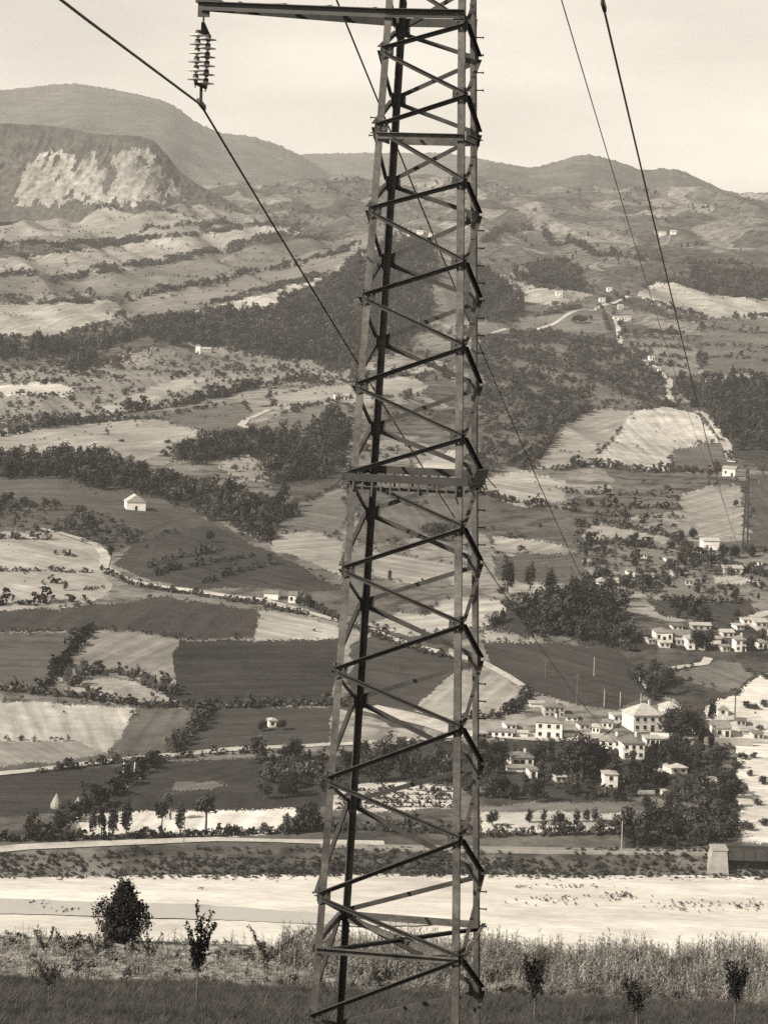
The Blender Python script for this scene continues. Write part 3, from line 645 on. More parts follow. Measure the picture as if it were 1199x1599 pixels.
# scattered far bushes and trees on the open hillside, in clumps and along field edges
far = (CP[:,1] > 1100) & (CP[:,1] < 3300) & ((RIDF == -1))
wgt = np.clip(fbm(CP[:,0]/60, CP[:,1]/90, 4, .6)*5 - .7, 0, 3)
p = sample(far, 1/260., wgt); scatter('scrub', p, np.clip(RNG.lognormal(1.2, .45, len(p)), 1.4, 9), PB, 'scattered bushes over the open hillside')
p = sample((RIDF == -1) & (CP[:,1] > 1800), 1/2200., np.clip(fbm(CP[:,0]/90, CP[:,1]/150, 3)*5, 0, 4)); scatter('woodland', p, RNG.uniform(5, 9, len(p)), PC, 'scattered trees on the far slopes')
fl = np.array([REG[i][0] == 'field' if i >= 0 else False for i in range(-1, len(REG))])[RIDF+1]
p = sample(fl & (CP[:,1] > 1500), 1/3000., np.clip(fbm(CP[:,0]/30, CP[:,1]/50, 2)*3, 0, 3)); scatter('scrub', p, RNG.uniform(2, 5, len(p)), PB, 'stray bushes in the far fields')
bd = np.zeros(RID.shape, bool); bd[:,1:] |= RID[:,1:] != RID[:,:-1]; bd[1:] |= RID[1:] != RID[:-1]; bd = bd.ravel()
wb = np.clip(fbm(CP[:,0]/40, CP[:,1]/60, 3)*5+.1, 0, 3)
p = sample(bd & (CP[:,1] > 760), 1/16., wb); scatter('scrub', p, RNG.uniform(1.0, 2.6, len(p))*(1+np.clip(p[:,1]-1000, 0, 2500)/1400), PB, 'bushes and rank growth along the field edges')
wf_ = np.clip(fbm(CP[:,0]/20+7, CP[:,1]/33, 3)*4-.8, 0, 2.5)
p = sample((RIDF >= 0) & fl & (CP[:,1] > 820), 1/240., wf_); scatter('scrub', p, RNG.uniform(.5, 1.6, len(p))*(1+np.clip(p[:,1]-1000, 0, 2500)/1600), PB, 'stray weeds and bushes inside the fields')
# river bank scrub
bank = (PYF > 1326) & (CP[:,1] > 630) & (CP[:,1] < 676) & ((fbm(CP[:,0]/9, CP[:,1]/3, 2) > .05) | ((CZm.ravel() < -144.4) & (fbm(CP[:,0]/7+3, CP[:,1]/4, 2) > -.35)))
p = sample(bank, 1/1.7, vis=False); scatter('bank_scrub', p - [0,0,.15], RNG.uniform(.5, 1.6, len(p)), PB, 'dark scrub along the far river bank')

low = (CP[:,1] > 628) & (CP[:,1] < 662) & (CZm.ravel() < -144.2) & (CZm.ravel() > -148.2) & (fbm(CP[:,0]/12+3, CP[:,1]/30, 3) > -.22)
p = sample(low, 1/1.5, vis=False); scatter('bank_scrub', p - [0,0,.25], RNG.uniform(.5, 1.5, len(p)), PB, 'dense dark growth at the water side of the far bank')
# hedgerows: one continuous thing each
_hb = [leaf_cloud(120+i, 34, ell(.62, .46, .45, .15), .2, 6) for i in range(5)]
def hedge(label, pts, h=4.0, gap=0.0, wide=1.0, m=None, group='hedgerows between the fields'):
    P = [hit(*p) for p in ([(pts[0][0]-200, pts[0][1])] if pts[0][0] < 60 else []) + list(pts)]; V = []; Fc = []; n0 = 0
    for a, b in zip(P[:-1], P[1:]):
        n = max(1, int((b-a).length/(h*.42)))
        for i in range(n):
            if random.random() < gap: continue
            q = a.lerp(b, (i+random.random())/n); q.x += random.gauss(0, h*.16*wide); q.y += random.gauss(0, h*.22*wide); z = float(zat(q.x, q.y))
            v, f = random.choice(_hb); s = h*min(random.lognormvariate(-.12, .38), 2.0); an = random.random()*6.28; c, d = math.cos(an)*s, math.sin(an)*s
            V.append(np.column_stack([v[:,0]*c-v[:,1]*d+q.x, v[:,0]*d+v[:,1]*c+q.y, v[:,2]*s+z-.15])); Fc.append(f+n0); n0 += len(v)
    if V: tag(link('hedge', mesh_np('hedge', np.concatenate(V), np.concatenate(Fc), m or M_LEAF)), label, 'hedge', group)
hedge('dark hedge running across the slope at mid left', [(40,674),(65,670),(125,660),(200,645),(280,635),(350,620),(400,605),(450,597),(500,594)], 6)
hedge('diagonal hedge beside the sloping light field', [(146,980),(120,1010),(95,1040),(72,1074)], 3.6)
hedge('long dark hedge above the lower left fields', [(30,1080),(100,1088),(200,1101),(300,1104),(400,1104),(520,1102),(560,1106)], 3.2)
hedge('bushes crowning the white rock scar', [(100,1074),(130,1058),(165,1049),(200,1056),(230,1070),(275,1090)], 4.2, 0, 1.6)
hedge('curving hedge between the two lower left fields', [(324,1100),(312,1130),(292,1155),(266,1178)], 3.4)
hedge('steep dark hedge running down to the poplars', [(242,1190),(215,1212),(183,1237),(126,1272),(78,1304)], 4.0)
hedge('low dark hedge at the foot of the white field', [(20,1314),(100,1313),(183,1311),(337,1306),(450,1301),(520,1298)], 2.2)
hedge('hedge under the big pale fields', [(815,733),(880,735),(910,729),(960,732),(1000,737),(1100,742)], 4.5)
hedge('hedge on the left edge of the big grey field', [(820,731),(850,697),(875,657),(922,640)], 5)
hedge('hedge following the farm track', [(160,890),(200,912),(250,922),(320,932),(400,944),(440,955),(480,962)], 2.6, .15)
hedge('hedge behind the pylon beside the track', [(480,945),(540,975),(600,1000),(650,1017),(712,1030)], 2.6, .2)
hedge('hedge at the lower edge of the triangular field', [(715,1126),(745,1120),(772,1122),(800,1112),(830,1085)], 3)
hedge('bushes along the valley road', [(60,1208),(150,1196),(240,1188),(330,1180),(420,1176)], 1.8, .4)
hedge('dark hedge on the river embankment behind the plots', [(752,1306),(820,1306),(900,1304),(972,1302)], 3.0)
hedge('dark hedge at the embankment behind the pylon', [(450,1301),(540,1296),(640,1300),(752,1306)], 4.0)
hedge('terrace bushes at the left edge, upper row', [(56,843),(82,842)], 2.6, .1)
hedge('terrace bushes beside the white track', [(84,866),(118,870)], 2.6, .1)
hedge('long thin terrace bushes at the left edge', [(50,892),(95,893),(135,895)], 1.8, .25)
hedge('terrace bushes in the middle of the pale terraces', [(62,910),(100,912)], 2.4, .2)
hedge('terrace bushes above the dark field', [(128,922),(160,919)], 2.2, .2)
hedge('bushes at the foot of the pale terraces', [(52,945),(80,940),(130,938)], 4, .3)
hedge('upper tree row on the dark slope', [(230,888),(290,868),(350,858)], 3, .45)
hedge('middle tree row on the dark slope', [(240,900),(300,885),(380,872),(410,868)], 3, .45)
hedge('lower tree row on the dark slope', [(320,912),(350,900),(420,882)], 3, .4)
hedge('tree row across the far upper left fields', [(80,440),(180,418),(300,398),(420,372),(500,352)], 6, .5)
hedge('tree row above the eroded strip', [(190,470),(300,447),(400,425),(520,392)], 7, .5)
hedge('second tree row on the far left slope', [(70,395),(200,375),(330,352),(400,345)], 6, .5)
hedge('tree line along the right ridge', [(850,360),(890,380),(930,400),(980,405),(1060,412),(1199,425)], 8, .35)
hedge('tree line at the left of the right ridge', [(755,380),(800,362),(850,358)], 9, .2)
hedge('hedge below the light hillock', [(752,772),(800,785),(860,793),(900,800)], 4, .2)
hedge('hedge above the pale plots on the right', [(900,822),(940,814),(1015,832),(1066,845)], 3.5, .35)
hedge('hedge below the pale plots on the right', [(905,850),(960,850),(1040,860)], 4.5, .2)
hedge('bushes around the pale yard', [(1112,893),(1150,891),(1190,900)], 3.5, .3)
hedge('hedge above the dark meadow', [(1030,938),(1100,941),(1170,943)], 2.5, .3)
hedge('dark hedge in the dark meadow', [(1058,950),(1080,958),(1102,972)], 4, 0, 1.6)
for j in range(4):
    hedge('%s terrace bush line below the hill hamlet' % ('topmost', 'upper middle', 'lower middle', 'lowest')[j], [(975+8*j, 526+14*j), (1020, 528+14*j), (1075, 534+14*j)], 4, .5)
for j, (x0, x1, y) in enumerate(((1085,1199,515),(1090,1199,540),(1095,1199,560),(880,1050,770),(890,1060,790),(930,1080,805))):
    hedge(['terrace bushes high on the right pasture','terrace bushes in the middle of the right pasture','terrace bushes low on the right pasture','bush row under the big pale field, upper','bush row under the big pale field, middle','bush row under the big pale field, lower'][j], [(x0,y),(x1,y+6)], 4, .5)
for j in range(5):
    hedge('%s row of low bushes in the bright plots behind the pylon' % ('farthest','upper middle','middle','lower middle','nearest')[j], [(530-j*2,1236+j*7),(620,1233+j*7),(705,1237+j*6)], 1.4, .35)
# ------------------------------------------------------------------ buildings
HB = []
def hides(x, y, h):
    return any(x+h*.33 > a and x-h*.33 < c and y > d-2 and y-h*.95 < d-(d-b)*.35 for a, b, c, d in HB)
def house(label, x0, x1, yb, ye, yr, roof='hip', yaw=0.0, depth=7.0, wall=None, rm=None, cols=3, rows=2, chim=True, cat='house', door=True):
    wall = wall or M_WALLW; rm = rm or M_ROOF
    HB.append((x0, ye, x1, yb))
    p = hit((x0+x1)/2, yb); k = p.y/F; w = (x1-x0)*k/max(math.cos(yaw), .5); h = (yb-ye)*k; sl = -p.z/p.y
    rh = max((ye-yr)*k - .5*depth*sl, 0.16*min(w, depth)); rh = min(rh, .42*min(w, depth))
    e = empty({'house':'house','tower house':'tower_house','barn':'barn','hut':'hut'}[cat], p, yaw); tag(e, label, cat, None)
    b = MB(); b.box(-w/2, 0, -1.6, w/2, depth, h); b.build('wall', wall, e)
    o = .35; b = MB(); X0, X1, Y0, Y1 = -w/2-o, w/2+o, -o, depth+o
    if roof == 'hip':
        if w >= depth: r0, r1 = (X0+(depth/2+o)*.95, depth/2, h+rh), (X1-(depth/2+o)*.95, depth/2, h+rh)
        else: r0, r1 = (0, Y0+(w/2+o)*.95, h+rh), (0, Y1-(w/2+o)*.95, h+rh)
    elif roof == 'gable':  r0, r1 = (X0, depth/2, h+rh), (X1, depth/2, h+rh)
    else: r0, r1 = (0, Y0, h+rh), (0, Y1, h+rh)       # gable end towards the viewer
    z = h+.02; B = [(X0,Y0,z),(X1,Y0,z),(X1,Y1,z),(X0,Y1,z)]; T = [(q[0],q[1],q[2]+.18) for q in B]
    vs = B+T+[r0, r1]
    if roof == 'gable' or (roof == 'hip' and w >= depth): fs = [(4,5,9,8),(6,7,8,9),(7,4,8),(5,6,9)]
    else: fs = [(4,5,8),(6,7,9),(5,6,9,8),(7,4,8,9)]
    fs += [(3,2,1,0),(0,1,5,4),(1,2,6,5),(2,3,7,6),(3,0,4,7)]
    ro = b.add(vs, fs).build('roof', rm, e)
    if chim:
        cx = w*.22; MB().box(cx-.3, depth*.55, h+rh*.3, cx+.3, depth*.55+.6, h+rh+.8).build('chimney', wall, ro)
    if cols:
        dr = cols//2 if door and h > 2.2 else -1
        for r in range(rows):
            zz = h*(r+.55)/rows; hh = min(1.3, h/rows*.42); ww = min(.95, w/cols*.4)
            for c in range(cols):
                xx = -w/2 + w*(c+.5)/cols
                if r == 0 and c == dr:
                    d = MB().box(xx-.55, -.06, -.3, xx+.55, .02, min(2.1, h*.8)).build('door', M_PANE, e); continue
                f = MB().box(xx-ww/2-.08, -.05, zz-hh/2-.08, xx+ww/2+.08, .02, zz+hh/2+.08).build('window', M_PANE, e)
                MB().box(xx-ww/2-.15, -.14, zz-hh/2-.16, xx+ww/2+.15, -.052, zz-hh/2-.07).build('sill', wall, f)
    return e
# lower village
house('large white three-window house above the village road', 836,877,1154,1129,1119,'hip',-.12,9,None,None,3,2)
house('pale house with dark openings behind the large white one', 850,881,1120,1105,1098,'hip',.1,7,M_WALLC,None,4,2)
house('low white barn left of the upper pale house', 828,850,1104,1099,1096,'gable',.1,5,M_WALLW,M_ROOFL,0,0,False,'barn')
house('white house with one small window among dark trees', 799,833,1197,1184,1174,'hip',.15,8,None,None,3,1)
house('long low white outbuilding below the tree-hidden house', 792,826,1206,1200,1197,'gable',.15,5,M_WALLW,M_ROOF,0,0,False,'barn')
house('small bright annexe at the end of the low outbuilding', 826,839,1216,1203,1201,'gable',.15,5,None,M_ROOF,1,1,False,'barn')
house('tall white tower house standing in the gardens', 943,964,1237,1210,1203,'hip',.1,5.2,None,M_ROOFL,1,2,False,'tower house')
house('white house with dark roof beside the lane', 936,969,1177,1158,1147,'hip',-.15,8,None,None,3,2)
house('white two-storey house with dark garden trees', 972,1006,1186,1162,1148,'hip',.12,8,None,M_ROOF,3,2)
house('big pale-roofed house at the top of the lane', 988,1037,1143,1118,1098,'hip',.3,10,None,M_ROOFL,4,2)
house('light-roofed house behind the big pale-roofed one', 1040,1066,1118,1108,1096,'hip',.2,9,M_WALLC,M_ROOFL,2,1)
house('low white house on the terrace road', 1117,1141,1152,1138,1122,'gable',.1,9,None,None,2,1)
house('tiny white house between dark trees', 1083,1094,1146,1134,1128,'gable',.0,5,None,None,1,1,False)
house('pale gabled house under the tall pole', 1120,1137,1118,1108,1099,'end',.2,6,M_WALLW,M_ROOFL,1,1,False)
house('pale-roofed house sunk in dark trees', 1048,1073,1209,1200,1190,'hip',.3,7,None,M_ROOFL,2,1,False)
house('pale-roofed house at the edge of the gully', 1097,1125,1232,1222,1213,'hip',-.2,7,M_WALLC,M_ROOFL,2,1,False)
house('small white garden house with hipped roof', 1019,1034,1284,1273,1267,'hip',.2,4,None,M_ROOF,2,1,False)
house('cottage behind the garden beds right of the pylon', 905,921,1140,1132,1126,'gable',.2,5,M_WALLC,None,2,1,False)
house('white shed beside the large white house', 880,897,1152,1145,1141,'gable',.1,4,None,None,0,0,False,'barn')
house('long low white house on the village road', 760,800,1152,1143,1140,'gable',-.05,5,None,None,4,1,False)
house('small white shed left of the large white house', 806,824,1152,1145,1142,'gable',0,4,None,M_ROOFL,0,0,False,'barn')
house('small pale house left of the lane top', 958,974,1128,1118,1112,'gable',.2,6,M_WALLW,M_ROOFL,2,1,False)
house('white house behind the two-storey house', 1008,1030,1166,1154,1148,'gable',.1,6,M_WALLW,M_ROOFL,3,1,False)
house('low pale shed on the bright slope', 1160,1178,1148,1142,1138,'gable',.1,5,M_WALLC,M_ROOFL,0,0,False,'barn')
house('pale cottage left of the tower house', 868,884,1222,1214,1209,'gable',.2,5,M_WALLC,M_ROOFL,2,1,False)
house('white hut beside the garden wall', 1034,1042,1243,1236,1232,'end',.1,4,M_WALLW,M_ROOFL,1,1,False,'hut')
house('white cottage behind the pale-roofed house', 1066,1080,1128,1120,1115,'gable',.2,6,M_WALLW,M_ROOF,2,1,False)
for lab, x0, x1, yb, ye, yr, rf in (
  ('narrow white house beside the lane bend',924,936,1146,1136,1130,'gable'),('pale house above the lane bend',940,956,1138,1129,1123,'hip'),('low white wall-like shed on the hillside foot',884,902,1126,1121,1118,'gable'),
  ('white house at the right foot of the lane',905,922,1162,1152,1147,'gable'),('pale row house beside the long low village house',744,760,1154,1146,1142,'gable'),('small white house above the long low village house',790,806,1140,1132,1127,'gable'),
  ('tiny pale house in the gully trees',1130,1142,1208,1200,1195,'gable'),('pale house above the terrace road bend',1150,1164,1134,1126,1121,'gable'),('white house at the right end of the terrace road',1176,1192,1156,1146,1141,'gable'),
  ('white garden shed left of the sunken house',1026,1036,1212,1206,1203,'gable'),('pale house between garden trees below the lane',906,920,1188,1180,1175,'gable'),('white shed right of the tower house',974,984,1222,1215,1211,'gable'),('small pale house behind the conifers',1040,1054,1136,1128,1124,'gable')):
    house(lab, x0, x1, yb, ye, yr, rf, random.uniform(-.2, .3), 5.5, random.choice([M_WALLW, M_WALLW, M_WALLC]), random.choice([M_ROOF, M_ROOFL]), 2, 1, False)
# middle hamlet
for lab, x0, x1, yb, ye, yr in (
  ('pale house behind the long white hamlet house',1050,1066,984,978,973),('white house among the middle hamlet roofs',1056,1070,1008,1000,996),('low pale house at the left front of the hamlet',1012,1024,1006,999,995),('small white house right of the two-storey hamlet house',1128,1140,1018,1010,1006),
  ('pale house at the back right of the hamlet',1150,1162,984,977,973),('white house above the grey meadow',1070,1082,914,907,903),('pale house beside the big white barn',1082,1094,866,859,855),('small white house in the upper plots',1000,1010,872,866,862),('pale shed in the upper plots',1040,1052,878,872,869),('white cottage at the right edge plots',1176,1190,884,877,873),('pale cottage right of the gabled plot house',966,976,926,920,916)):
    house(lab, x0, x1, yb, ye, yr, 'gable', random.uniform(-.2, .3), 5.5, random.choice([M_WALLW, M_WALLW, M_WALLC]), random.choice([M_ROOF, M_ROOFL]), 2, 1, False)
house('low white house in front of the long hamlet house', 1030,1046,1012,1004,1000,'gable',.1,5,M_WALLW,M_ROOFL,2,1,False)
house('white barn between the hamlet houses', 1112,1126,1006,998,993,'gable',.1,6,M_WALLW,M_ROOFL,0,0,False,'barn')
house('pale house behind the bright lane', 1160,1176,975,968,964,'gable',.1,6,M_WALLW,M_ROOFL,2,1,False)
house('white house at the right edge of the hamlet', 1184,1199,1014,1004,998,'hip',.1,6,M_WALLW,M_ROOF,2,1,False)
house('long white house at the left of the middle hamlet', 1024,1050,1003,988,980,'hip',.1,8,None,M_ROOF,3,1,False)
house('low house with a wide tiled roof in the middle hamlet', 1042,1080,1000,993,983,'gable',.1,9,None,M_ROOF,3,1,False)
house('white two-storey house in front of the middle hamlet', 1073,1101,1015,999,990,'hip',.1,8,None,M_ROOFL,3,2)
house('white house at the right of the middle hamlet', 1148,1165,1018,1000,992,'hip',.1,6,None,M_ROOF,2,2)
house('long pale house at the back of the middle hamlet', 1080,1110,984,977,972,'gable',.05,6,M_WALLC,M_ROOFL,3,1,False)
house('pale house behind the right hamlet house', 1128,1146,996,988,982,'gable',.1,6,M_WALLC,M_ROOFL,2,1,False)
house('pale house on the bright lane', 1180,1198,980,972,965,'gable',.2,6,M_WALLC,M_ROOFL,2,1,False)
# upper hamlet and farms
house('white gabled house among the plots', 930,946,923,909,902,'end',-.1,6,None,M_ROOFL,2,1,False)
house('white shed beside the gabled house', 948,966,913,906,902,'gable',-.1,5,None,M_ROOFL,0,0,False,'barn')
house('white house half hidden in hamlet bushes', 979,991,903,892,888,'hip',.1,5,None,None,1,2,False)
house('big white barn below the far pylon', 1098,1123,859,845,840,'gable',.1,8,None,M_ROOFL,0,0,False,'barn')
house('pale house right of the hamlet bushes', 1130,1160,896,888,882,'gable',.1,7,M_WALLC,M_ROOFL,2,1,False)
house('small pale house in the pale yard', 1050,1062,900,894,890,'gable',.1,5,M_WALLC,M_ROOFL,1,1,False)
house('pale cottage among trees above the meadow', 1010,1021,905,898,894,'gable',.1,5,M_WALLW,M_ROOF,1,1,False)
house('white farmhouse on the slope at the end of the track', 1128,1147,744,732,727,'gable',-.35,8,None,M_ROOFL,2,1,False)
house('white stone farmhouse alone on the left slope', 198,227,797,784,771,'end',.25,8,None,M_ROOFL,1,1,False)
house('long white farm building on the winding track', 412,434,936,927,924,'gable',-.1,6,None,M_ROOF,0,0,False,'barn')
house('white farmhouse at the end of the winding track', 450,469,942,930,923,'gable',-.1,6,None,M_ROOF,2,1,False)
house('tiny white hut between two dark trees', 420,431,1136,1126,1122,'end',.2,3.5,None,M_ROOFL,1,1,False,'hut')
house('small farm above the smooth grey field', 522,534,624,616,612,'gable',.1,7,None,M_ROOF,2,1,False)
house('white farm house beside the small farm', 536,545,624,618,614,'gable',.1,6,M_WALLC,M_ROOFL,1,1,False)
house('ruined white tower in the scrub', 305,313,552,540,537,'end',.0,6,None,M_ROOFL,1,1,False,'tower house')
house('pale ruin beside the white tower', 316,330,550,545,542,'gable',.1,7,M_WALLC,M_ROOFL,0,0,False)
for lab, x, y, w, h in (('leftmost white house of the hill hamlet',936,472,9,8),('white house at the top of the hill hamlet',948,455,8,7),('low pale house of the hill hamlet',958,500,13,7),('right white house of the hill hamlet',974,501,11,8),('tall pale house of the hill hamlet',965,484,8,9),
                        ('white farm in the light ridge field',868,462,10,8),('tiny farm below the hill hamlet',1022,580,10,7),('tiny house beside the hill track',1014,562,8,7)):
    house(lab, x, x+w, y, y-h*.75, y-h, 'gable', .1, 7, M_WALLW if x % 2 == 0 else M_WALLC, M_ROOFL, 2, 1, False)
for lab, x, y, w in (('leftmost distant house on the far ridge behind the pylon',636,368,8),('middle distant house on the far ridge behind the pylon',652,366,9),('rightmost distant house on the far ridge behind the pylon',670,370,8),('distant white farm on the far right slope',1030,368,10),('distant pale house on the far right slope',1048,366,8)):
    house(lab, x, x+w, y, y-5, y-7, 'gable', .1, 9, M_WALLW, M_ROOFL, 0, 0, False)

# ------------------------------------------------------------------ walls, embankment, bridge
def wall_line(name, label, cat, pts, h, t, m, up=0.0):
    P = [hit(*p) for p in pts]; b = MB()
    for a, c in zip(P[:-1], P[1:]):
        a = a.copy(); c = c.copy(); n = max(1, int((c-a).length/8))
        for i in range(n):
            q = a.lerp(c, i/n); r = a.lerp(c, (i+1)/n); q.z = float(zat(q.x, q.y)); r.z = float(zat(r.x, r.y))
            b.bar(q+Vector((0,0,h/2-.6+up)), r+Vector((0,0,h/2-.6+up)), t, h+1.2)
    return tag(b.build(name, m), label, cat)
wall_line('retaining_wall', 'bright retaining wall under the terrace road', 'wall', [(1066,1162),(1092,1163),(1140,1164),(1175,1166)], 2.2, .8, M_STONE)
wall_line('garden_wall', 'white garden wall below the big pale-roofed house', 'wall', [(1015,1150),(1054,1152)], 1.2, .4, M_WALLW)
wall_line('garden_wall', 'long pale wall in front of the village gardens', 'wall', [(996,1241),(1022,1240)], 1.0, .4, M_WALLW)
wall_line('retaining_wall', 'white slanting wall in the dark ravine', 'wall', [(997,1062),(1003,1068),(1010,1077)], 1.4, .6, M_WALLW)
wall_line('embankment_wall', 'long low stone wall of the railway embankment', 'wall', [(560,1328),(660,1330),(755,1332),(900,1334),(1000,1335),(1100,1336)], 0.8, .5, M_STONE)
drape('railway_bed', 'grey railway bed along the embankment', [(500,1322),(600,1324),(755,1327),(900,1329),(1000,1330),(1134,1331)], wm=4, m=mat('ballast', .2, .95, .2, .3))
def bridge():
    p = hit(1118, 1335); Y = p.y-6
    u, s = pix_us(1134, 1326); zt = float(s)*Y; X0 = float(u)*Y
    e = empty('bridge', (X0, Y, -147.2)); zt = zt + 147.2
    tag(e, 'dark iron girder bridge on a pale stone abutment at the right edge', 'bridge')
    k = Y/F
    b = MB(); b.add([(-34*k,-2.6,-1),(0.6,-2.6,-1),(0.6,4.5,-1),(-34*k,4.5,-1),(-22*k,-1.6,zt-.2),(0,-1.6,zt-.2),(0,4.2,zt-.2),(-22*k,4.2,zt-.2)],
          [(0,3,2,1),(4,5,6,7),(0,1,5,4),(1,2,6,5),(2,3,7,6),(3,0,4,7)]).build('abutment', M_STONE, e)
    MB().box(-24*k, -1.9, zt-.18, .3, 4.4, zt+.25).build('coping', M_STONE, e)
    for yy0 in (-1.4, 3.6):
        g = MB().box(.35, yy0, zt-2.6, 40, yy0+.3, zt+.2).build('girder', M_STEELD, e)
        for i in range(13): MB().box(1+i*3, yy0-.16, zt-2.5, 1.18+i*3, yy0-.004, zt+.1).build('stiffener', M_STEELD, g)
    MB().box(.4, -1.09, zt-.9, 40, 3.59, zt-.5).build('deck', M_STEELD, e)
    for i in range(14): MB().box(.5+i*3, -1.6, zt+.204, .6+i*3, -1.5, zt+1.2).build('rail_post', M_STEELD, e)
    MB().box(.4, -1.6, zt+1.204, 40, -1.5, zt+1.3).build('rail', M_STEELD, e)
    MB().box(22, -1.2, -1, 24, 3.4, zt-2.61).build('pier', M_STONE, e)
bridge()
# poles
def pole(label, x, yb, hpx, m=None, r=.12, arm=True):
    p = hit(x, yb); h = hpx*p.y/F; e = empty('utility_pole', p); tag(e, label, 'utility pole', 'wooden poles around the village')
    MB().tube([(0,0,-.5),(0,0,h)], [r*1.2, r], 7).build('post', m or M_WOODP, e)
    if arm:
        MB().box(-.8, -.06-r, h*.9, .8, .06-r, h*.9+.14).build('crossarm', m or M_WOODP, e)
        for k in (-.7, .7): MB().lathe([(.05,0),(.09,.08),(.06,.22)], 7, (k, -r, h*.9+.14)).build('insulator', M_PORC, e)
M_PALE = mat('bleached_timber', .4, .9, .2, 2)
pole('tall dark pole on the bright slope right of the village', 1147,1124,38, r=.22, arm=False)
pole('dark pole on the broad hillside above the village', 851,1060,30)
pole('dark pole standing above the pale upper house', 900,1102,50)
pole('pale pole above the middle of the broad hillside', 927,1056,30, M_PALE, .12, False)
pole('pale pole on the hillside left of the lane', 943,1104,28, M_PALE, .12, False)
pole('pale pole directly above the lane', 968,1103,22, M_PALE, .12, False)
pole('pale pole above the big pale-roofed house', 1000,1108,25, M_PALE, .12, False)
pole('thin pale pole on the railway embankment', 970,1328,46, M_PALE, .1, False)
pole('thin dark pole behind the white stubble field', 287,1322,34, None, .1, False)
for x, lab in ((192,'left white post below the valley road'),(209,'right white post below the valley road')):
    p = hit(x, 1211); b = MB(); h = 20*p.y/F; b.tube([(0,0,-.3),(.25,0,h)], [.2,.16], 6); b.tube([(.25,0,h),(.3,0,h+.12)], [.24,.05], 6)
    tag(b.build('marker_post', M_WALLW, None, p), lab, 'post', 'white posts by the valley road')
# haystacks
for i, (x, y, hp, lab) in enumerate(((88,1262,22,'tall pale haystack in the dark meadow'),(106,1262,14,'small dark haystack between two others'),(122,1263,18,'pointed haystack right of the others'))):
    p = hit(x, y); h = hp*p.y/F; e = empty('haystack', p); tag(e, lab, 'haystack', 'haystacks in the meadow')
    MB().lathe([(h*.4,-.2),(h*.44,h*.15),(h*.4,h*.35),(h*.27,h*.6),(h*.15,h*.82),(h*.05,h)], 11).build('straw_heap', M_STRAW if i != 1 else M_LEAFMID, e)
    MB().tube([(0,0,h*.9),(0,0,h*1.15)], .06, 5).build('stake', M_WOODP, e)

# ------------------------------------------------------------------ single trees
G1 = 'poplars and trees in front of the white field'
for x, y, h, lab in ((145,1308,46,'leftmost slim poplar before the white field'),(158,1308,50,'second slim poplar from the left before the white field'),(176,1308,56,'third slim poplar before the white field'),(197,1308,60,'tallest of the four left poplars before the white field'),(281,1304,52,'lone poplar between the round-headed trees')):
    tpx('poplar', x, y, h*1.06, 1.35, lab, G1)
for x, y, h, w, lab in ((252,1305,54,.85,'round-headed tree on a bare stem before the white field'),(266,1280,44,1.0,'round-headed tree behind the lone poplar'),(321,1304,66,1.0,'wide-crowned tree on a tall bare stem')):
    tpx('stem', x, y, h, w, lab, G1)
for x, y, h, lab in ((224,1306,20,'small round bush left of the round-headed tree'),(362,1305,26,'round bush right of the wide-crowned tree'),(393,1303,15,'smallest bush before the white field'),(412,1303,22,'round bush near the right end of the white field'),(109,1308,20,'left one of two bushes by the steep hedge'),(122,1308,20,'right one of two bushes by the steep hedge')):
    tpx('bush', x, y, h, .9, lab, G1)
for x, y, h, lab in ((50,1313,52,'broad dark tree at the lower left edge'),(448,1300,32,'dark tree at the right end of the white field'),(466,1300,44,'tall dark tree left of the pylon leg'),(484,1298,50,'leafy tree beside the pylon leg')):
    tpx('oval', x, y, h, 1.0, lab, G1)
G2 = 'poplars on the slope above the village'
for x, y, h, lab in ((792,926,56,'tallest poplar on the slope, nearest the pylon'),(827,922,44,'second poplar on the slope from the pylon'),(858,930,42,'third poplar on the slope from the pylon'),(893,932,34,'shortest poplar on the slope')):
    tpx('poplar', x, y, h*1.08, 1.7, lab, G2)
for x, y, h, lab in ((783,928,16,'bush at the foot of the tallest poplar'),(818,938,16,'left bush in the bright patch under the poplars'),(845,940,20,'middle bush in the bright patch under the poplars'),(880,943,20,'dark bush at the right of the bright patch'),(770,975,26,'left end bush of the grove on the knoll')):
    tpx('bush', x, y, h, 1.0, lab, G2)
G3 = 'trees among the village houses'
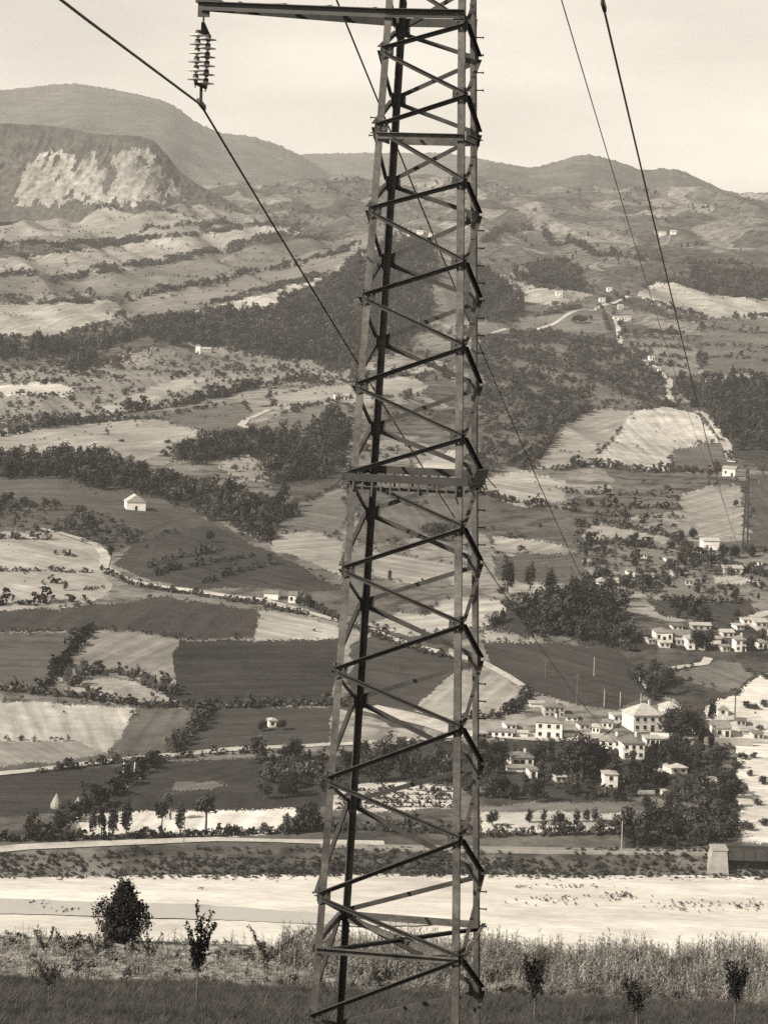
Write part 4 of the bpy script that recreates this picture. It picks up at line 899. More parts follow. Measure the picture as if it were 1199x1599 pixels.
for k, x, y, h, w, lab in (
  ('round',885,1217,62,.9,'big dark tree left in the mass behind the tower house'),('round',908,1220,78,.9,'tallest dark tree in the mass behind the tower house'),('round',932,1217,60,.9,'dark tree right in the mass behind the tower house'),
  ('oval',846,1180,28,1.1,'left tree below the large white house'),('oval',860,1178,28,1.1,'right tree below the large white house'),('round',775,1200,44,1.0,'dark tree left of the one-window house'),('round',756,1210,46,1.0,'dark tree behind the right pylon leg'),
  ('oval',788,1182,28,1.0,'tree above the one-window house'),('round',1046,1154,52,.9,'dark tree right of the big pale-roofed house'),('round',1064,1155,56,.9,'tall dark tree in the middle of the village'),('round',1082,1153,50,.9,'dark tree left of the tiny white house'),
  ('poplar',1112,1130,40,1.6,'dark slender tree left of the pale gabled house'),('poplar',1094,1174,50,1.1,'cypress-like tree in front of the terrace road'),('round',1022,1200,42,1.1,'dark tree right of the two-storey house'),('round',1042,1203,44,1.1,'dark tree above the sunken house'),('round',1066,1196,40,1.1,'dark tree below the retaining wall'),
  ('bush',1124,1186,24,1.2,'wide dark bush below the retaining wall'),('bush',1108,1188,24,1.2,'dark bush beside the wide one'),('poplar',996,1138,26,1.8,'left conifer before the big pale-roofed house'),('poplar',1004,1140,30,1.8,'right conifer before the big pale-roofed house'),
  ('round',1000,1238,44,1.0,'dark tree right of the tower house'),('round',1030,1240,40,1.0,'dark tree behind the white garden wall'),('round',984,1232,34,1.0,'tree between tower house and garden wall'),('oval',960,1196,26,1.1,'dark tree in front of the dark-roofed house'),('oval',988,1192,22,1.1,'small tree in front of the two-storey house'),
  ('oval',826,1285,24,1.0,'leftmost tree in the bright plots'),('oval',849,1283,22,.9,'second tree in the bright plots'),('round',872,1300,32,1.0,'biggest tree in the bright plots'),('oval',901,1284,22,1.0,'left tree of three close trees in the plots'),('oval',915,1285,22,1.0,'middle tree of three close trees in the plots'),('oval',929,1284,24,1.0,'right tree of three close trees in the plots'),
  ('bush',938,1291,14,1.0,'small bush right of the three close trees'),('bush',955,1291,14,1.2,'small bush near the garden house wood'),('round',769,1290,26,1.0,'tree at the left end of the plots'),('round',1008,1266,26,1.0,'dark tree left above the garden house'),('round',1046,1265,24,1.1,'dark tree right above the garden house'),('oval',960,1252,24,1.0,'dark tree below the tower house'),
  ('round',1090,1015,34,1.0,'big dark tree in the middle hamlet'),('round',1108,1012,30,1.0,'dark tree between the two white hamlet houses'),('round',1172,1018,26,1.0,'dark tree right of the right hamlet house'),('round',1190,1006,28,1.0,'dark tree at the right edge below the bright lane'),('oval',1058,966,18,1.2,'tree in the dark meadow'),('oval',1151,968,20,1.1,'lone tree above the right hamlet house'),
  ('round',1136,1262,34,1.1,'dark tree at the edge of the gully'),('round',1118,1205,22,1.1,'dark tree above the gully house')):
    tpx(k, x, y, h, w, lab, G3)
G4 = 'trees by the farms on the left slope'
for k, x, y, h, w, lab in (('oval',467,946,26,.9,'dark tree at the gable of the track-end farmhouse'),('round',480,950,24,1.0,'dark tree right of the track-end farmhouse'),('round',328,846,18,1.0,'lone round tree on the dull left slope'),('round',410,1142,18,1.2,'dark tree left of the tiny hut'),('round',441,1140,18,1.2,'dark tree right of the tiny hut'),
  ('bush',94,1202,18,1.1,'left bush by the valley road'),('bush',106,1201,22,1.1,'right bush by the valley road'),('bush',160,1191,15,1.0,'left bush of the pair on the valley road'),('bush',182,1190,18,1.1,'right bush of the pair on the valley road'),('oval',172,870,20,1.0,'dark tree in the bend of the white track'),('oval',102,922,16,1.0,'single tree in the pale terraces'),('oval',112,942,14,1.2,'tree at the foot of the pale terraces'),
  ('oval',528,624,9,1.3,'tree beside the small farm'),('bush',236,1190,22,1.2,'big bush at the top of the steep hedge'),('oval',608,905,16,1.0,'dark tree between the pylon legs'),('bush',190,690,7,1.2,'tree in the rounded stubble field'),('bush',262,692,8,1.6,'bushes at the edge of the rounded stubble field')):
    tpx(k, x, y, h, w, lab, G4)
for x, y, h in ((680,842,30),(668,838,22),(693,840,22)):
    tpx('round', x, y, h, 1.3, 'dark round clump of trees between the pylon legs', 'clump between the pylon legs')
for i, (x, y, h) in enumerate(((1165,1106,14),(1178,1108,12),(1192,1104,14),(1160,1186,14),(1176,1184,12),(1190,1225,16),(1170,1212,12),(1182,1258,14),(1165,1296,20),(1194,1290,16),(1196,1060,14),(1155,1240,22),(1150,1200,20),(1186,1140,10))):
    tpx('bush', x, y, h, 1.3, ('low dark bush on the bright dusty slope, above the terrace road' if y < 1158 else 'low dark bush on the bright dusty slope, below the terrace road'), 'bushes on the dusty slope')
G5 = 'trees around the hill hamlet'
for x, y, h in ((898,504,13),(905,505,16),(913,504,12),(922,500,9),(940,470,10),(950,474,13),(962,466,12),(972,470,11),(980,462,10),(958,492,8),(968,510,12),(975,520,11)):
    tpx('round', x, y, h, 1.1, 'small dark tree by the hill hamlet', G5)
G6 = 'trees in the plots of the upper hamlet'
for i in range(64):
    x = random.uniform(905, 1195); y = random.uniform(838, 935) + (x-1000)*.03; hh = random.uniform(9, 22)
    if hides(x, y, hh): continue
    tpx(random.choice(['round','oval','bush']), x, y, hh, random.uniform(.8, 1.2), None, G6)
for x, y, h, lab in ((1147,872,22,'dark tree left of the far pylon foot'),(1172,870,20,'dark tree right of the far pylon foot'),(1149,792,12,'lone tree on the pale slope beside the far pylon'),(1120,744,20,'dark tree left of the slope farmhouse'),(1108,744,14,'bush left of the slope farmhouse')):
    tpx('round', x, y, h, 1.1, lab, 'trees near the far pylon')
G7 = 'trees in the gardens between village and river'
for i in range(150):
    x = random.uniform(400, 1140); y = random.uniform(1186, 1250) if x < 740 else random.uniform(1165, 1256)
    hh = random.uniform(18, 40)
    if hides(x, y, hh) or (520 < x < 716 and 1222 < y < 1274+hh*.6): continue
    tpx(random.choice(['round','round','oval','light']), x, y, hh, random.uniform(.8, 1.2), None, G7)

# ------------------------------------------------------------------ the lattice pylon
YC, XC, PHI = 43.3, 0.51, math.radians(10.2)
EXV = Vector((math.cos(PHI), -math.sin(PHI), 0)); EDV = Vector((math.sin(PHI), math.cos(PHI), 0)); CEN = Vector((XC, YC, 0))
def hw(z): return .703 + (3.84-z)/16.14*.547 if z < 5 else max(.663-(z-5)*.03, .42)
SG = {'A':(-1,-1), 'C':(1,-1), 'B':(-1,1), 'D':(1,1)}
def corner(c, z): sx, sy = SG[c]; w = hw(z); return CEN + EXV*sx*w + EDV*sy*w + Vector((0,0,z))
def z_for(c, py):
    z = 0.0
    for _ in range(12):
        q = corner(c, z); x, y = proj(q.x, q.y, q.z); z -= (py-y)*q.y/F
    return z
evens = [z_for('A', y) for y in (1985,1785,1590,1399,1218,1047,889,740,602,463,328,198,78)]
odds = [z_for('C', y) for y in (1890,1690,1497,1311,1137,975,824,683,541,409,283,148,36)]
LV = sorted(evens+odds)
ztop = LV[-1]
while ztop < 10.5: ztop += .85; LV.append(ztop)
ZBASE = float(zn(XC, YC)) - .1
pyl = empty('lattice_pylon', (XC, YC, ZBASE)); tag(pyl, 'tall riveted steel lattice pylon standing in the foreground', 'pylon')
OFF = Vector((XC, YC, ZBASE))
def pb(mb, name, m=M_STEEL, parent=None):
    mb.v = [tuple(Vector(v)-OFF) for v in mb.v]; return mb.build(name, m, parent or pyl)
LW, LT = .118, .015
for c in 'ACBD':
    sx, sy = SG[c]; b = MB(); b.lbeam(corner(c, ZBASE-.5), corner(c, 5), LW, LT, -EXV*sx, -EDV*sy); b.lbeam(corner(c, 5), corner(c, LV[-1]), LW*.9, LT, -EXV*sx, -EDV*sy)
    leg = pb(b, 'leg')
    k = 0; z = -11.5
    while c in 'AD' and z < 5:                       # step bolts
        q = corner(c, z); d = -EXV if c == 'A' else EXV
        if (int(z*1.7) % 4 == 0 if c == 'A' else int(z*.9) % 3 == 0):
            mb = MB(); mb.tube([q+EDV*(.05 if c == 'A' else -.05), q+EDV*(.05 if c == 'A' else -.05)+d*.11], .012, 6); mb.tube([q+EDV*(.05 if c == 'A' else -.05)+d*.11, q+EDV*(.05 if c == 'A' else -.05)+d*.125], .022, 6); pb(mb, 'step_bolt', M_STEELD, leg)
        z += .3
def brace(p0, p1, n, w=.076, t=.01, name='brace'):
    a = (p1-p0).normalized(); p = n.cross(a)
    if p.z < 0: p = -p
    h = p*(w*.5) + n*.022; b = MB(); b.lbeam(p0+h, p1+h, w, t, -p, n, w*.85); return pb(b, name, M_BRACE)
FCS = (('A','C',-EDV), ('C','D',EXV), ('B','D',EDV), ('A','B',-EXV))
for i in range(len(LV)-1):
    z0, z1 = LV[i], LV[i+1]; even = min(abs(z0-e) for e in evens) < 1e-6 if i < 26 else (i % 2 == 0)
    low, high = ('AD', 'CB') if even else ('CB', 'AD')
    for a, c, n in FCS:
        l = a if a in low else c; h = c if l == a else a
        brace(corner(l, z0+.03), corner(h, z1-.03), n)
def bolts(g, o, d, n):
    b = MB()
    for u, v in ((.05,-.09),(.05,0),(.05,.09),(.14,-.04),(.14,.04)):
        c = o + d*u + Vector((0,0,v)); b.tube([c-n*.004, c+n*.018], .016, 6)
    pb(b, 'bolt_heads', M_STEEL, g)['kind'] = 'stuff'
for i, z in enumerate(LV[:26]):                              # gusset plates at the nodes
    even = min(abs(z-e) for e in evens) < 1e-6
    for c in ('AD' if even else 'CB'):
        sx, sy = SG[c]; q = corner(c, z); b = MB()
        q2 = q + EDV*sy*.012; b.add([q2+EXV*(-sx)*u+Vector((0,0,v)) for u, v in ((.01,-.14),(.2,-.07),(.2,.07),(.01,.14))] + [q2+EDV*sy*.012+EXV*(-sx)*u+Vector((0,0,v)) for u, v in ((.01,-.14),(.2,-.07),(.2,.07),(.01,.14))], [(0,1,2,3),(7,6,5,4),(0,4,5,1),(1,5,6,2),(2,6,7,3),(3,7,4,0)])
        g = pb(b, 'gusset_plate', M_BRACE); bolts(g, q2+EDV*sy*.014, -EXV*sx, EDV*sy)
        q2 = q + EXV*sx*.012; b = MB(); b.add([q2+EDV*(-sy)*u+Vector((0,0,v)) for u, v in ((.01,-.14),(.2,-.07),(.2,.07),(.01,.14))] + [q2+EXV*sx*.012+EDV*(-sy)*u+Vector((0,0,v)) for u, v in ((.01,-.14),(.2,-.07),(.2,.07),(.01,.14))], [(0,1,2,3),(7,6,5,4),(0,4,5,1),(1,5,6,2),(2,6,7,3),(3,7,4,0)])
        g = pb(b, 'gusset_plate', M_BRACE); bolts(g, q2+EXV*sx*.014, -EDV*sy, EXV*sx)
def ring(z, w=.1, diag=False, faces=FCS):
    for a, c, n in faces:
        p0 = corner(a, z)+n*.035; p1 = corner(c, z)+n*.035; b = MB(); b.lbeam(p0, p1, w, .012, (0,0,-1), n, .07); pb(b, 'ring_beam')
    if diag:
        for a, c in (('A','D'), ('C','B')):
            b = MB(); b.lbeam(corner(a, z-.06), corner(c, z-.06), .08, .01, (0,0,-1), EXV); pb(b, 'plan_brace')
zr1 = z_for('C', 1496); ring(zr1, .11, True)
zr2 = z_for('C', 209); ring(zr2, .11)
# anti-climbing platform
zp = z_for('A', 744)
for a, c, n in FCS:
    p0 = corner(a, zp); p1 = corner(c, zp); d = (p1-p0).normalized(); o = n*.10
    b = MB(); b.bar(p0-d*.12+o, p1+d*.12+o, .03, .13); pb(b, 'platform_board', M_STEELD)
    b = MB(); b.lbeam(p0+n*.05-Vector((0,0,.14)), p1+n*.05-Vector((0,0,.14)), .06, .01, (0,0,-1), n); pb(b, 'ring_beam')
    for k in range(12):
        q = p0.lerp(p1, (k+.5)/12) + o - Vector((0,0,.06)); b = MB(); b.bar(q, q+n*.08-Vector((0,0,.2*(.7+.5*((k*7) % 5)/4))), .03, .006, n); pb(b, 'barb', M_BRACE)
for s in (-1, 1):
    q = CEN + EXV*s*(hw(zp)+.1) + Vector((0,0,zp)); b = MB()
    for y in (-1, 1): b.bar(q+EDV*y*hw(zp), q+EDV*y*hw(zp)+EXV*s*.22-Vector((0,0,.22)), .05, .012); 
    pb(b, 'bracket', M_STEELD)
q = CEN + EXV*(hw(zp)+.12) + EDV*(-.1) + Vector((0,0,zp+.02)); b = MB(); b.bar(q - EDV*.5, q + EDV*.62 - Vector((0,0,.05)) + EXV*.06, .02, .34, (EXV*.35 + Vector((0,0,1)))); pb(b, 'guard_plate', M_STEELD)
# cross arms
def crossarm(side, z, xt, name='crossarm'):
    tip = CEN + EXV*side*xt + Vector((0,0,z+.15))
    if side < 0: f, r = corner('A', z), corner('B', z); fo, ro_ = corner('C', z), corner('D', z)
    else: f, r = corner('C', z), corner('D', z); fo, ro_ = corner('A', z), corner('B', z)
    e = empty(name, (0,0,0)); e.parent = pyl
    def sb(mb, nm, m=M_STEELD): mb.v = [tuple(Vector(v)-OFF) for v in mb.v]; return mb.build(nm, m, e)
    for p, q, n in ((f, fo, -EDV), (r, ro_, EDV)):
        b = MB(); b.lbeam(tip + n*.06 + EXV*side*.06, p + n*.04, .15, .014, (0,0,-1), n, .1); sb(b, 'beam')
        b = MB(); b.lbeam(p + n*.04, q + n*.04, .15, .014, (0,0,-1), n, .1); sb(b, 'beam')
        if side > 0: b = MB(); b.lbeam(tip + n*.03 + Vector((0,0,.0)), (corner('A' if side < 0 and n == -EDV else 'B' if side < 0 else 'C' if n == -EDV else 'D', z+1.15)), .08, .01, (0,0,-1), n); sb(b, 'stay')
    for k in (.3, .55, .8):
        b = MB(); b.bar(f.lerp(tip, k), r.lerp(tip, k), .06, .06); sb(b, 'spacer')
        b = MB(); b.bar(f.lerp(tip, k-.25), r.lerp(tip, k), .04, .05); sb(b, 'lacing')
    b = MB(); b.bar(tip-EXV*side*.32, tip+EXV*side*.12, .26, .05); b.bar(tip+Vector((0,0,-.02)), tip+Vector((0,0,-.26)), .2, .05, EDV); sb(b, 'tip_plate')
    return tip
zarm = z_for('A', 13)
u0, s0 = pix_us(313, 25)
tipL = crossarm(-1, zarm, (0.51 - float(u0)*YC)/math.cos(PHI) - .0)
zarm2 = zarm + 2.05; u1, s1 = pix_us(947, 10)
tipR = crossarm(1, zarm2, (float(u1)*YC - .51)/math.cos(PHI) - .1)
zarm3 = zarm + 4.6; tipU = crossarm(-1, zarm3, 3.0)
PEAK = CEN + Vector((0,0,LV[-1]+.3))
b = MB()
for c in 'ACBD': b.bar(corner(c, LV[-1]), PEAK, .06, .06)
pb(b, 'peak')

def insulators(label, tip, length):
    e = empty('insulator_string', tip - Vector((0,0,.3))); tag(e, label, 'insulator', 'insulator strings of the pylon')
    MB().tube([(0,0,.1),(0,0,-.08)], .018, 6).build('shackle', M_STEELD, e)
    MB().add([(-.03,-.1,-.06),(.03,-.1,-.06),(.12,.1,-.26),(-.05,.1,-.26),(-.03,-.085,-.06),(.03,-.085,-.06),(.12,.115,-.26),(-.05,.115,-.26)], [(0,1,2,3),(7,6,5,4),(0,4,5,1),(1,5,6,2),(2,6,7,3),(3,7,4,0)]).build('yoke_plate', M_STEELD, e)
    n = 6; st = (length-.62)/n
    for k, (ox, oy, dz) in enumerate(((-.075,-.1,0), (.085,.1,-.05))):
        MB().tube([(ox,oy,-.2+dz),(ox-.02,oy,-.2+dz-n*st-.08)], .012, 6).build('rod', M_STEELD, e)
        for j in range(n):
            z = -.28+dz-j*st
            MB().lathe([(.03,.075),(.045,.05),(.05,.012),(.142,-.004),(.146,-.018),(.05,-.012),(.03,-.05)], 16, (ox-.02*j/n, oy, z)).build('disc', M_PORC if j % 2 == k else M_PORC2, e, smooth=False)
            MB().lathe([(.028,.08),(.046,.07),(.05,.02),(.028,.012)], 10, (ox-.02*j/n, oy, z+.006)).build('cap', M_STEELD, e)
    b = MB(); b.bar((-.1,-.1,-length+.42), (.08,.1,-length+.36), .05, .05); b.build('yoke_bar', M_STEELD, e)
    b = MB(); b.bar((0,0,-length+.4), (0,.05,-length+.1), .05, .05); b.bar((-.03,-.16,-length+.12), (.05,.24,-length+.02), .06, .08); b.build('clamp', M_STEELD, e)
    return e.location + Vector((0,0,-length+.06))
M_PORC2 = mat('porcelain_grey', .22, .3, .1, 3.0, spec=.5)
tyL = tipL.z - (float(pix_us(313,168)[1])*tipL.y)
att1 = insulators('double string of disc insulators hanging from the left cross arm', tipL, tyL-.3)
att4 = insulators('insulator string at the top right edge of the sky', tipR, tipR.z - float(pix_us(946,14)[1])*tipR.y - .3)
att2 = insulators('insulator string on the upper left cross arm above the picture', tipU, 1.3)

# ------------------------------------------------------------------ far pylon
def far_pylon():
    p = hit(1163, 864); Y = p.y; k = Y/F; H = 132*k; e = empty('lattice_pylon', p); tag(e, 'slender far pylon on the slope at the right edge', 'pylon')
    w0, w1 = 8*k, 3.4*k
    def c(sx, sy, t): w = w0+(w1-w0)*t; return Vector((sx*w*.6, sy*w*.6, H*t))
    for sx, sy in ((-1,-1),(1,-1),(-1,1),(1,1)):
        b = MB(); b.lbeam(c(sx,sy,0)-Vector((0,0,1)), c(sx,sy,1), .45, .08, (-sx,0,0), (0,-sy,0)); b.build('leg', M_STEELD, e)
    n = 14
    for i in range(n):
        for (a, d) in (((-1,-1),(1,-1)), ((1,-1),(1,1)), ((-1,1),(1,1)), ((-1,-1),(-1,1))):
            if i % 2: a, d = d, a
            b = MB(); b.bar(c(*a, i/n), c(*d, (i+1)/n), .2, .2); b.build('brace', M_STEELD, e)
    tips = []
    for t, sx in ((.80,-1), (.88,1), (.96,-1)):
        b = MB(); b.bar(c(sx,-1,t), (sx*3.4*1.5, 0, H*t), .3, .3); b.bar(c(sx,1,t), (sx*3.4*1.5, 0, H*t), .3, .3); b.build('crossarm', M_STEELD, e)
        MB().lathe([(.12,0),(.16,-.4),(.16,-1.6),(.1,-2)], 8, (sx*5.1, 0, H*t-.1)).build('insulator', M_PORC2, e)
        tips.append(p + Vector((sx*5.1, 0, H*t-2.1)))
    tips.append(p + Vector((0,0,H)))
    return tips
FT = far_pylon()
# ------------------------------------------------------------------ conductors
ux, sx_ = pix_us(98, 5); BK = Vector((float(ux)*33., 33., float(sx_)*33.)) - att1
def wire(label, start, end, obs, r=.021):
    d = end-start; Ld = d.y; A = []; B = []
    for x, y in obs:
        u, s = pix_us(x, y); m = d.x/Ld; u = float(u)
        Y = (start.x - m*start.y)/(u-m) if abs(u-m) > 1e-6 else 0
        if Y > start.y+3 and Y < end.y*.6:
            t = Y-start.y; A.append((-t/t**.7, t*t/t**.7)); B.append((float(s)*Y-start.z)/t**.7)
    t = Ld; A.append((-t/t**.7*3, t*t/t**.7*3)); B.append((end.z-start.z)/t**.7*3)
    sol = np.linalg.lstsq(np.array(A), np.array(B), rcond=None)[0]; sl_, cv = sol
    corr = end.z - (start.z - sl_*Ld + cv*Ld*Ld)
    pts = []
    for i in range(14, 0, -1):
        q = i/14*12; pts.append(start + BK*q + Vector((0,0,.012*(q*BK.length)**2*.02)))
    for i in range(140):
        t = Ld*(i/139)**2; f = t/Ld
        pts.append(Vector((start.x+d.x*f, start.y+t, start.z - sl_*t + cv*t*t + corr*f**3)))
    b = MB(); b.tube(pts, r, 6); tag(b.build('power_cable', M_WIRE, smooth=True), label, 'cable', 'cables of the power line')
wire('cable clamped under the left insulator string', att1, FT[0], [(440,380),(555,575),(590,629),(661,741),(707,812),(765,895),(840,995),(900,1072),(945,1120)])
wire('cable running down behind the pylon from the upper left', att2, FT[2], [(497,0),(583,190),(620,280),(674,391),(718,484),(755,550),(835,715),(880,797),(940,900),(960,926)])
wire('left one of the two cables in the right sky', PEAK, FT[3], [(858,2),(945,250),(997,395),(1030,490),(1065,565)], .018)
wire('right one of the two cables in the right sky', att4, FT[1], [(995,240),(1032,400),(1055,490),(1080,600),(1100,670),(1120,740),(1135,800)])

# ------------------------------------------------------------------ foreground plants
def blade(mb, base, ang, L, w, droop, up):
    d = Vector((math.cos(ang), math.sin(ang), 0)); sd = Vector((-d.y, d.x, 0)); pts = []
    for k in range(4):
        t = k/3; pts.append(base + d*L*t*(.4+.6*t) + Vector((0,0,up*L*t - droop*L*t*t)))
    ws = [w*.6, w, w*.7, .003]; vs = []
    for q, ww in zip(pts, ws): vs += [q-sd*ww/2, q+sd*ww/2]
    mb.add(vs, [(0,1,3,2),(2,3,5,4),(4,5,7,6)])
PM = bpy.data.collections.new('maize_prototypes')
for i in range(5):
    r = random.Random(i); b = MB(); h = r.uniform(.8, 1.0)
    b.tube([(0,0,-.05),(r.uniform(-.03,.03),0,h*.5),(r.uniform(-.06,.06),r.uniform(-.05,.05),h)], [.014,.011,.005], 4)
    for k in range(9): blade(b, Vector((0,0,h*(.12+.085*k))), r.uniform(0,6.28), r.uniform(.22,.42), .05, r.uniform(.5,1.4), r.uniform(.5,1.1))
    for k in range(5): blade(b, Vector((0,0,h*.96)), r.uniform(0,6.28), .13, .014, .2, 1.6)
    PM.objects.link(proto_obj(b.mesh('maize', M_MAIZE)))
PG = bpy.data.collections.new('grass_prototypes')
for i in range(4):
    r = random.Random(40+i); b = MB()
    for k in range(16): blade(b, Vector((r.gauss(0,.12), r.gauss(0,.12), -.02)), r.uniform(0,6.28), r.uniform(.5,1.0), .035, r.uniform(.1,.6), r.uniform(.7,1.5))
    PG.objects.link(proto_obj(b.mesh('grass_tuft', M_GRASS)))
PW = bpy.data.collections.new('weed_prototypes')
for i in range(4):
    r = random.Random(60+i); b = MB()
    for k in range(18): blade(b, Vector((r.gauss(0,.2), r.gauss(0,.2), r.uniform(0,.3))), r.uniform(0,6.28), r.uniform(.3,.7), .09, r.uniform(.2,1.2), r.uniform(.4,1.2))
    PW.objects.link(proto_obj(b.mesh('weed', M_WEED if False else M_MAIZE)))
def nsc(name, n, x0, x1, y0, y1, smin, smax, coll, label, cond=None):
    X = RNG.uniform(x0, x1, n); Y = RNG.uniform(y0, y1, n); k = np.abs(X) < Y*.21
    if cond is not None: k &= cond(X, Y)
    X, Y = X[k], Y[k]; s = RNG.uniform(smin, smax, len(X))
    scatter(name, np.column_stack([X, Y, zn(X, Y)-.02]), s, coll, label)
edge_f = lambda X, Y: Y < 138 + 1.3*np.sin(X*.5) + .03*X
nsc('grass', 60000, -30, 30, 92, 141, .22, .55, PG, 'rough dark grass of the foreground meadow', edge_f)
nsc('grass', 5000, -30, 30, 96, 140, .5, .95, PG, 'taller grass tufts in the foreground meadow', lambda X, Y: edge_f(X, Y) & (fbm(X/3, Y/5, 2) > .1))
nsc('maize', 6500, -5.2, 36, 140, 155, .55, 1.25, PM, 'pale maize stalks along the foot of the meadow', lambda X, Y: fbm(X/2.5, Y/2.5, 3) > -.3)
nsc('maize', 2600, -5.2, 36, 143, 155, 1.1, 1.75, PM, 'tallest maize at the back of the strip', lambda X, Y: fbm(X/1.8+5, Y/1.8, 3) > -.02)
nsc('maize', 1300, -33, -4.6, 141, 154, .4, 1.0, PM, 'thin maize and reeds left of the pylon', lambda X, Y: fbm(X/2.5, Y/2.5, 2) > -.05)
nsc('weeds', 3400, -34, 36, 136.5, 154, .25, .75, PW, 'pale weeds and rubbish growth at the meadow edge', lambda X, Y: (X < -4) | (Y < 142.5) | (fbm(X/3, Y/3, 2) > .25))
PD = bpy.data.collections.new('dark_weed_prototypes')
for i in range(3):
    V, Fc = leaf_cloud(200+i, 90, ell(.5, .45, .45, .1), .1, 8); PD.objects.link(proto_obj(mesh_np('dark_weed', V, Fc, M_LEAF)))
nsc('weeds', 330, -34, 36, 138, 154, .3, .9, PD, 'dark weeds among the pale growth')

def spray(mb, leafs, p0, p1, r0, r1, lf, n, sp, seed):
    mb.tube([p0, p0.lerp(p1, .5)+Vector((0,0,.04)), p1], [r0, (r0+r1)/2, r1], 5)
    r = np.random.default_rng(seed); t = r.uniform(.15, 1.02, n)[:,None]; a = np.array(p0); c = np.array(p1); P = a*(1-t)+c*t + r.normal(0, sp, (n, 3))*(1.15-.6*t)
    leafs.append((P, lf))
def leaves(L, seed):
    r = np.random.default_rng(seed); V = []
    for P, lf in L:
        n = len(P); nm = r.normal(0, 1, (n,3)); nm /= np.linalg.norm(nm, axis=1, keepdims=True); a = np.cross(nm, r.normal(0,1,(n,3))); a /= np.linalg.norm(a, axis=1, keepdims=True); b = np.cross(nm, a)
        s = lf*r.uniform(.6, 1.4, (n,1)); V.append(np.stack([P-a*s, P-b*s*.5, P+a*s, P+b*s*.5], 1).reshape(-1, 3))
    V = np.concatenate(V); return V, np.arange(len(V)).reshape(-1, 4)
def sapling(name, label, px, Y, h, trunk, limbs, seed, leaf=.07, dens=60, sp=.09, m=None, cat='sapling', group=None):
    p = near(px, Y); e = empty(name, p); tag(e, label, cat, group); r = random.Random(seed); mb = MB(); L = []
    mb.tube([(0,0,-.15),(.03,0,trunk*.6),(0,0,trunk)], [.06,.05,.045], 6)
    for (dx, dz, z0) in limbs:
        spray(mb, L, Vector((0,0,z0)), Vector((dx, r.uniform(-.5,.5)*abs(dx)+r.uniform(-.15,.15), dz)), .03, .008, leaf, dens, sp, seed*31+int(dx*10)+int(dz*7))
    mb.build('trunk', M_BARK, e); V, Fc = leaves(L, seed); link('foliage', mesh_np('foliage', V, Fc, m or M_LEAF), e)
    return e
r = random.Random(5)
G8 = 'young trees in the foreground meadow'
sapling('young_tree', 'tall young tree with upright branches left of the pylon', 308, 118, 5, 2.1, [(-.35,3.6,1.7),(.3,3.7,1.8),(-.1,4.9,1.9),(.15,4.4,2.0),(-.55,4.1,2.2),(.55,4.5,2.1),(-.3,3.2,1.7),(.4,3.3,1.7),(.05,3.3,1.8),(.75,4.0,2.4)], 1, .085, 130, .11, None, 'tree', G8)
def vase(label, px, Y, h, w, seed, m=None, dens=85, leaf=.075):
    rr = random.Random(seed); lim = [(rr.uniform(-w, w), h*rr.uniform(.75, 1.0), h*rr.uniform(.28, .5)) for _ in range(16)]
    sapling('young_tree', label, px, Y, h, h*.45, lim, seed, leaf, dens, .12, m, 'tree', G8)
vase('dark young tree right of the pylon', 836, 116, 3.3, .62, 11)
vase('dark young tree in the middle of the right meadow', 996, 114, 2.6, .75, 12, M_LEAFMID, 60, .07)
vase('dark young tree near the right edge', 1149, 118, 3.3, .55, 17, M_LEAFMID, 75, .075)
vase('thin grey young tree at the left edge of the meadow', 77, 118, 2.3, .7, 14, M_LEAFMID, 26, .06)
sapling('shrub', 'lopsided shrub with a long branch pointing right', 416, 146, 3, .4, [(-1.0,2.4,.4),(2.2,2.3,.4),(1.4,1.9,.45),(.3,1.2,.35),(-.3,1.3,.35),(.6,1.1,.3),(-.7,1.7,.4)], 21, .08, 90, .09, None, 'shrub', None)
for x, lab, s in ((105,'spindly weed left of the dark juniper',22),(150,'spindly leaning weed in front of the juniper',23),(70,'small spindly weed at the left edge',24),(232,'spindly weed right of the juniper',25)):
    rr = random.Random(s); sapling('shrub', lab, x, 147, 2, .3, [(rr.uniform(-.9,.9), rr.uniform(.9,1.9), .25) for _ in range(6)], s, .075, 40, .09, M_LEAFMID, 'shrub', 'spindly weeds on the bank')
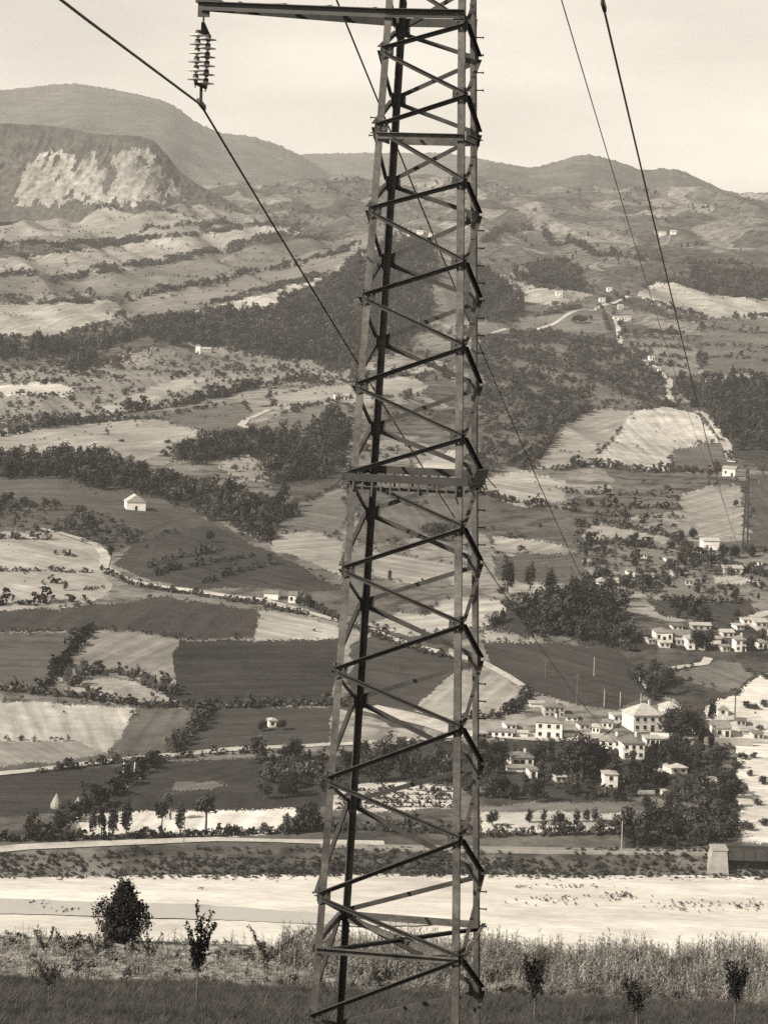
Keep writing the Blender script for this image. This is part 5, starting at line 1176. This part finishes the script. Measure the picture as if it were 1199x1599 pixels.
def juniper():
    p = near(190, 153); e = empty('juniper', p); tag(e, 'dense dark juniper standing alone by the river', 'juniper'); H = 3.25
    MB().tube([(0,0,-.3),(.05,0,1.5),(0,0,H*.9)], [.16,.12,.03], 7).build('trunk', M_BARK, e)
    r = np.random.default_rng(77); V = []; n0 = 0
    for k in range(210):
        t = r.uniform(.06, 1)**1.15; z = H*t; a = r.uniform(0, 6.28)
        rad = 1.35*min(1, (1.06-t)*1.6, .6+t*2.2)*r.uniform(.25, 1.0)*(1+.3*math.sin(t*19+2)*math.cos(a*2+t*5)+.12*math.sin(a*5+t*11))
        if k % 11 == 0: rad *= 1.28
        c = np.array([math.cos(a)*rad, math.sin(a)*rad, z + rad*.28]); n = 70
        P = c + r.normal(0, 1, (n,3))*[.16,.16,.22]; V.append((P, .095))
    v, f = leaves(V, 5); link('foliage', mesh_np('foliage', v, f, M_JUN), e)
M_JUN = mat('juniper_needles', .026, .9, .3, .8, spec=.1)
juniper()
# driftwood and scrub on the gravel
p = on_plane(314, 1389, -147.0); b = MB(); b.tube([(-.9,0,.1),(-.2,0,.35),(.9,.1,.55)], [.1,.14,.05], 6); b.tube([(-.2,0,.35),(.3,.1,.15),(.6,.3,.05)], [.09,.07,.04], 6); b.tube([(.2,0,.4),(.1,0,.1),(0,-.3,0)], [.07,.06,.04], 6)
tag(b.build('driftwood', M_BARK, None, p), 'dark driftwood snag lying on the white gravel', 'driftwood')
pts = []
for cx0, cy0, w, h, n in ((905,1385,40,3,26),(965,1400,35,7,60),(870,1408,60,8,40),(1075,1415,55,10,50),(1150,1418,50,6,40),(830,1387,40,3,14),(1180,1412,20,6,20),(110,1422,30,5,20),(60,1412,20,4,14)):
    for k in range(n): pts.append(on_plane(cx0+RNG.normal(0, w/2), cy0+RNG.normal(0, h/2), -147.1))
scatter('gravel_scrub', np.array(pts), RNG.uniform(.25, .8, len(pts)), PB, 'low scrub dotted over the gravel bed')
# ------------------------------------------------------------------ haze
def haze():
    b = MB(); b.box(-2700, -120, -152, 2700, 12500, 900)
    o = b.build('haze', None)
    m = bpy.data.materials.new('haze_air'); m.use_nodes = True; t = m.node_tree; t.nodes.clear()
    v = t.nodes.new('ShaderNodeVolumePrincipled'); out = t.nodes.new('ShaderNodeOutputMaterial')
    v.inputs['Color'].default_value = (0.92, 0.92, 0.92, 1); v.inputs['Density'].default_value = 4.6e-5; v.inputs['Anisotropy'].default_value = 0.0
    t.links.new(v.outputs[0], out.inputs['Volume']); o.data.materials.clear(); o.data.materials.append(m)
    tag(o, 'pale summer haze filling the valley', kind='stuff')
haze()
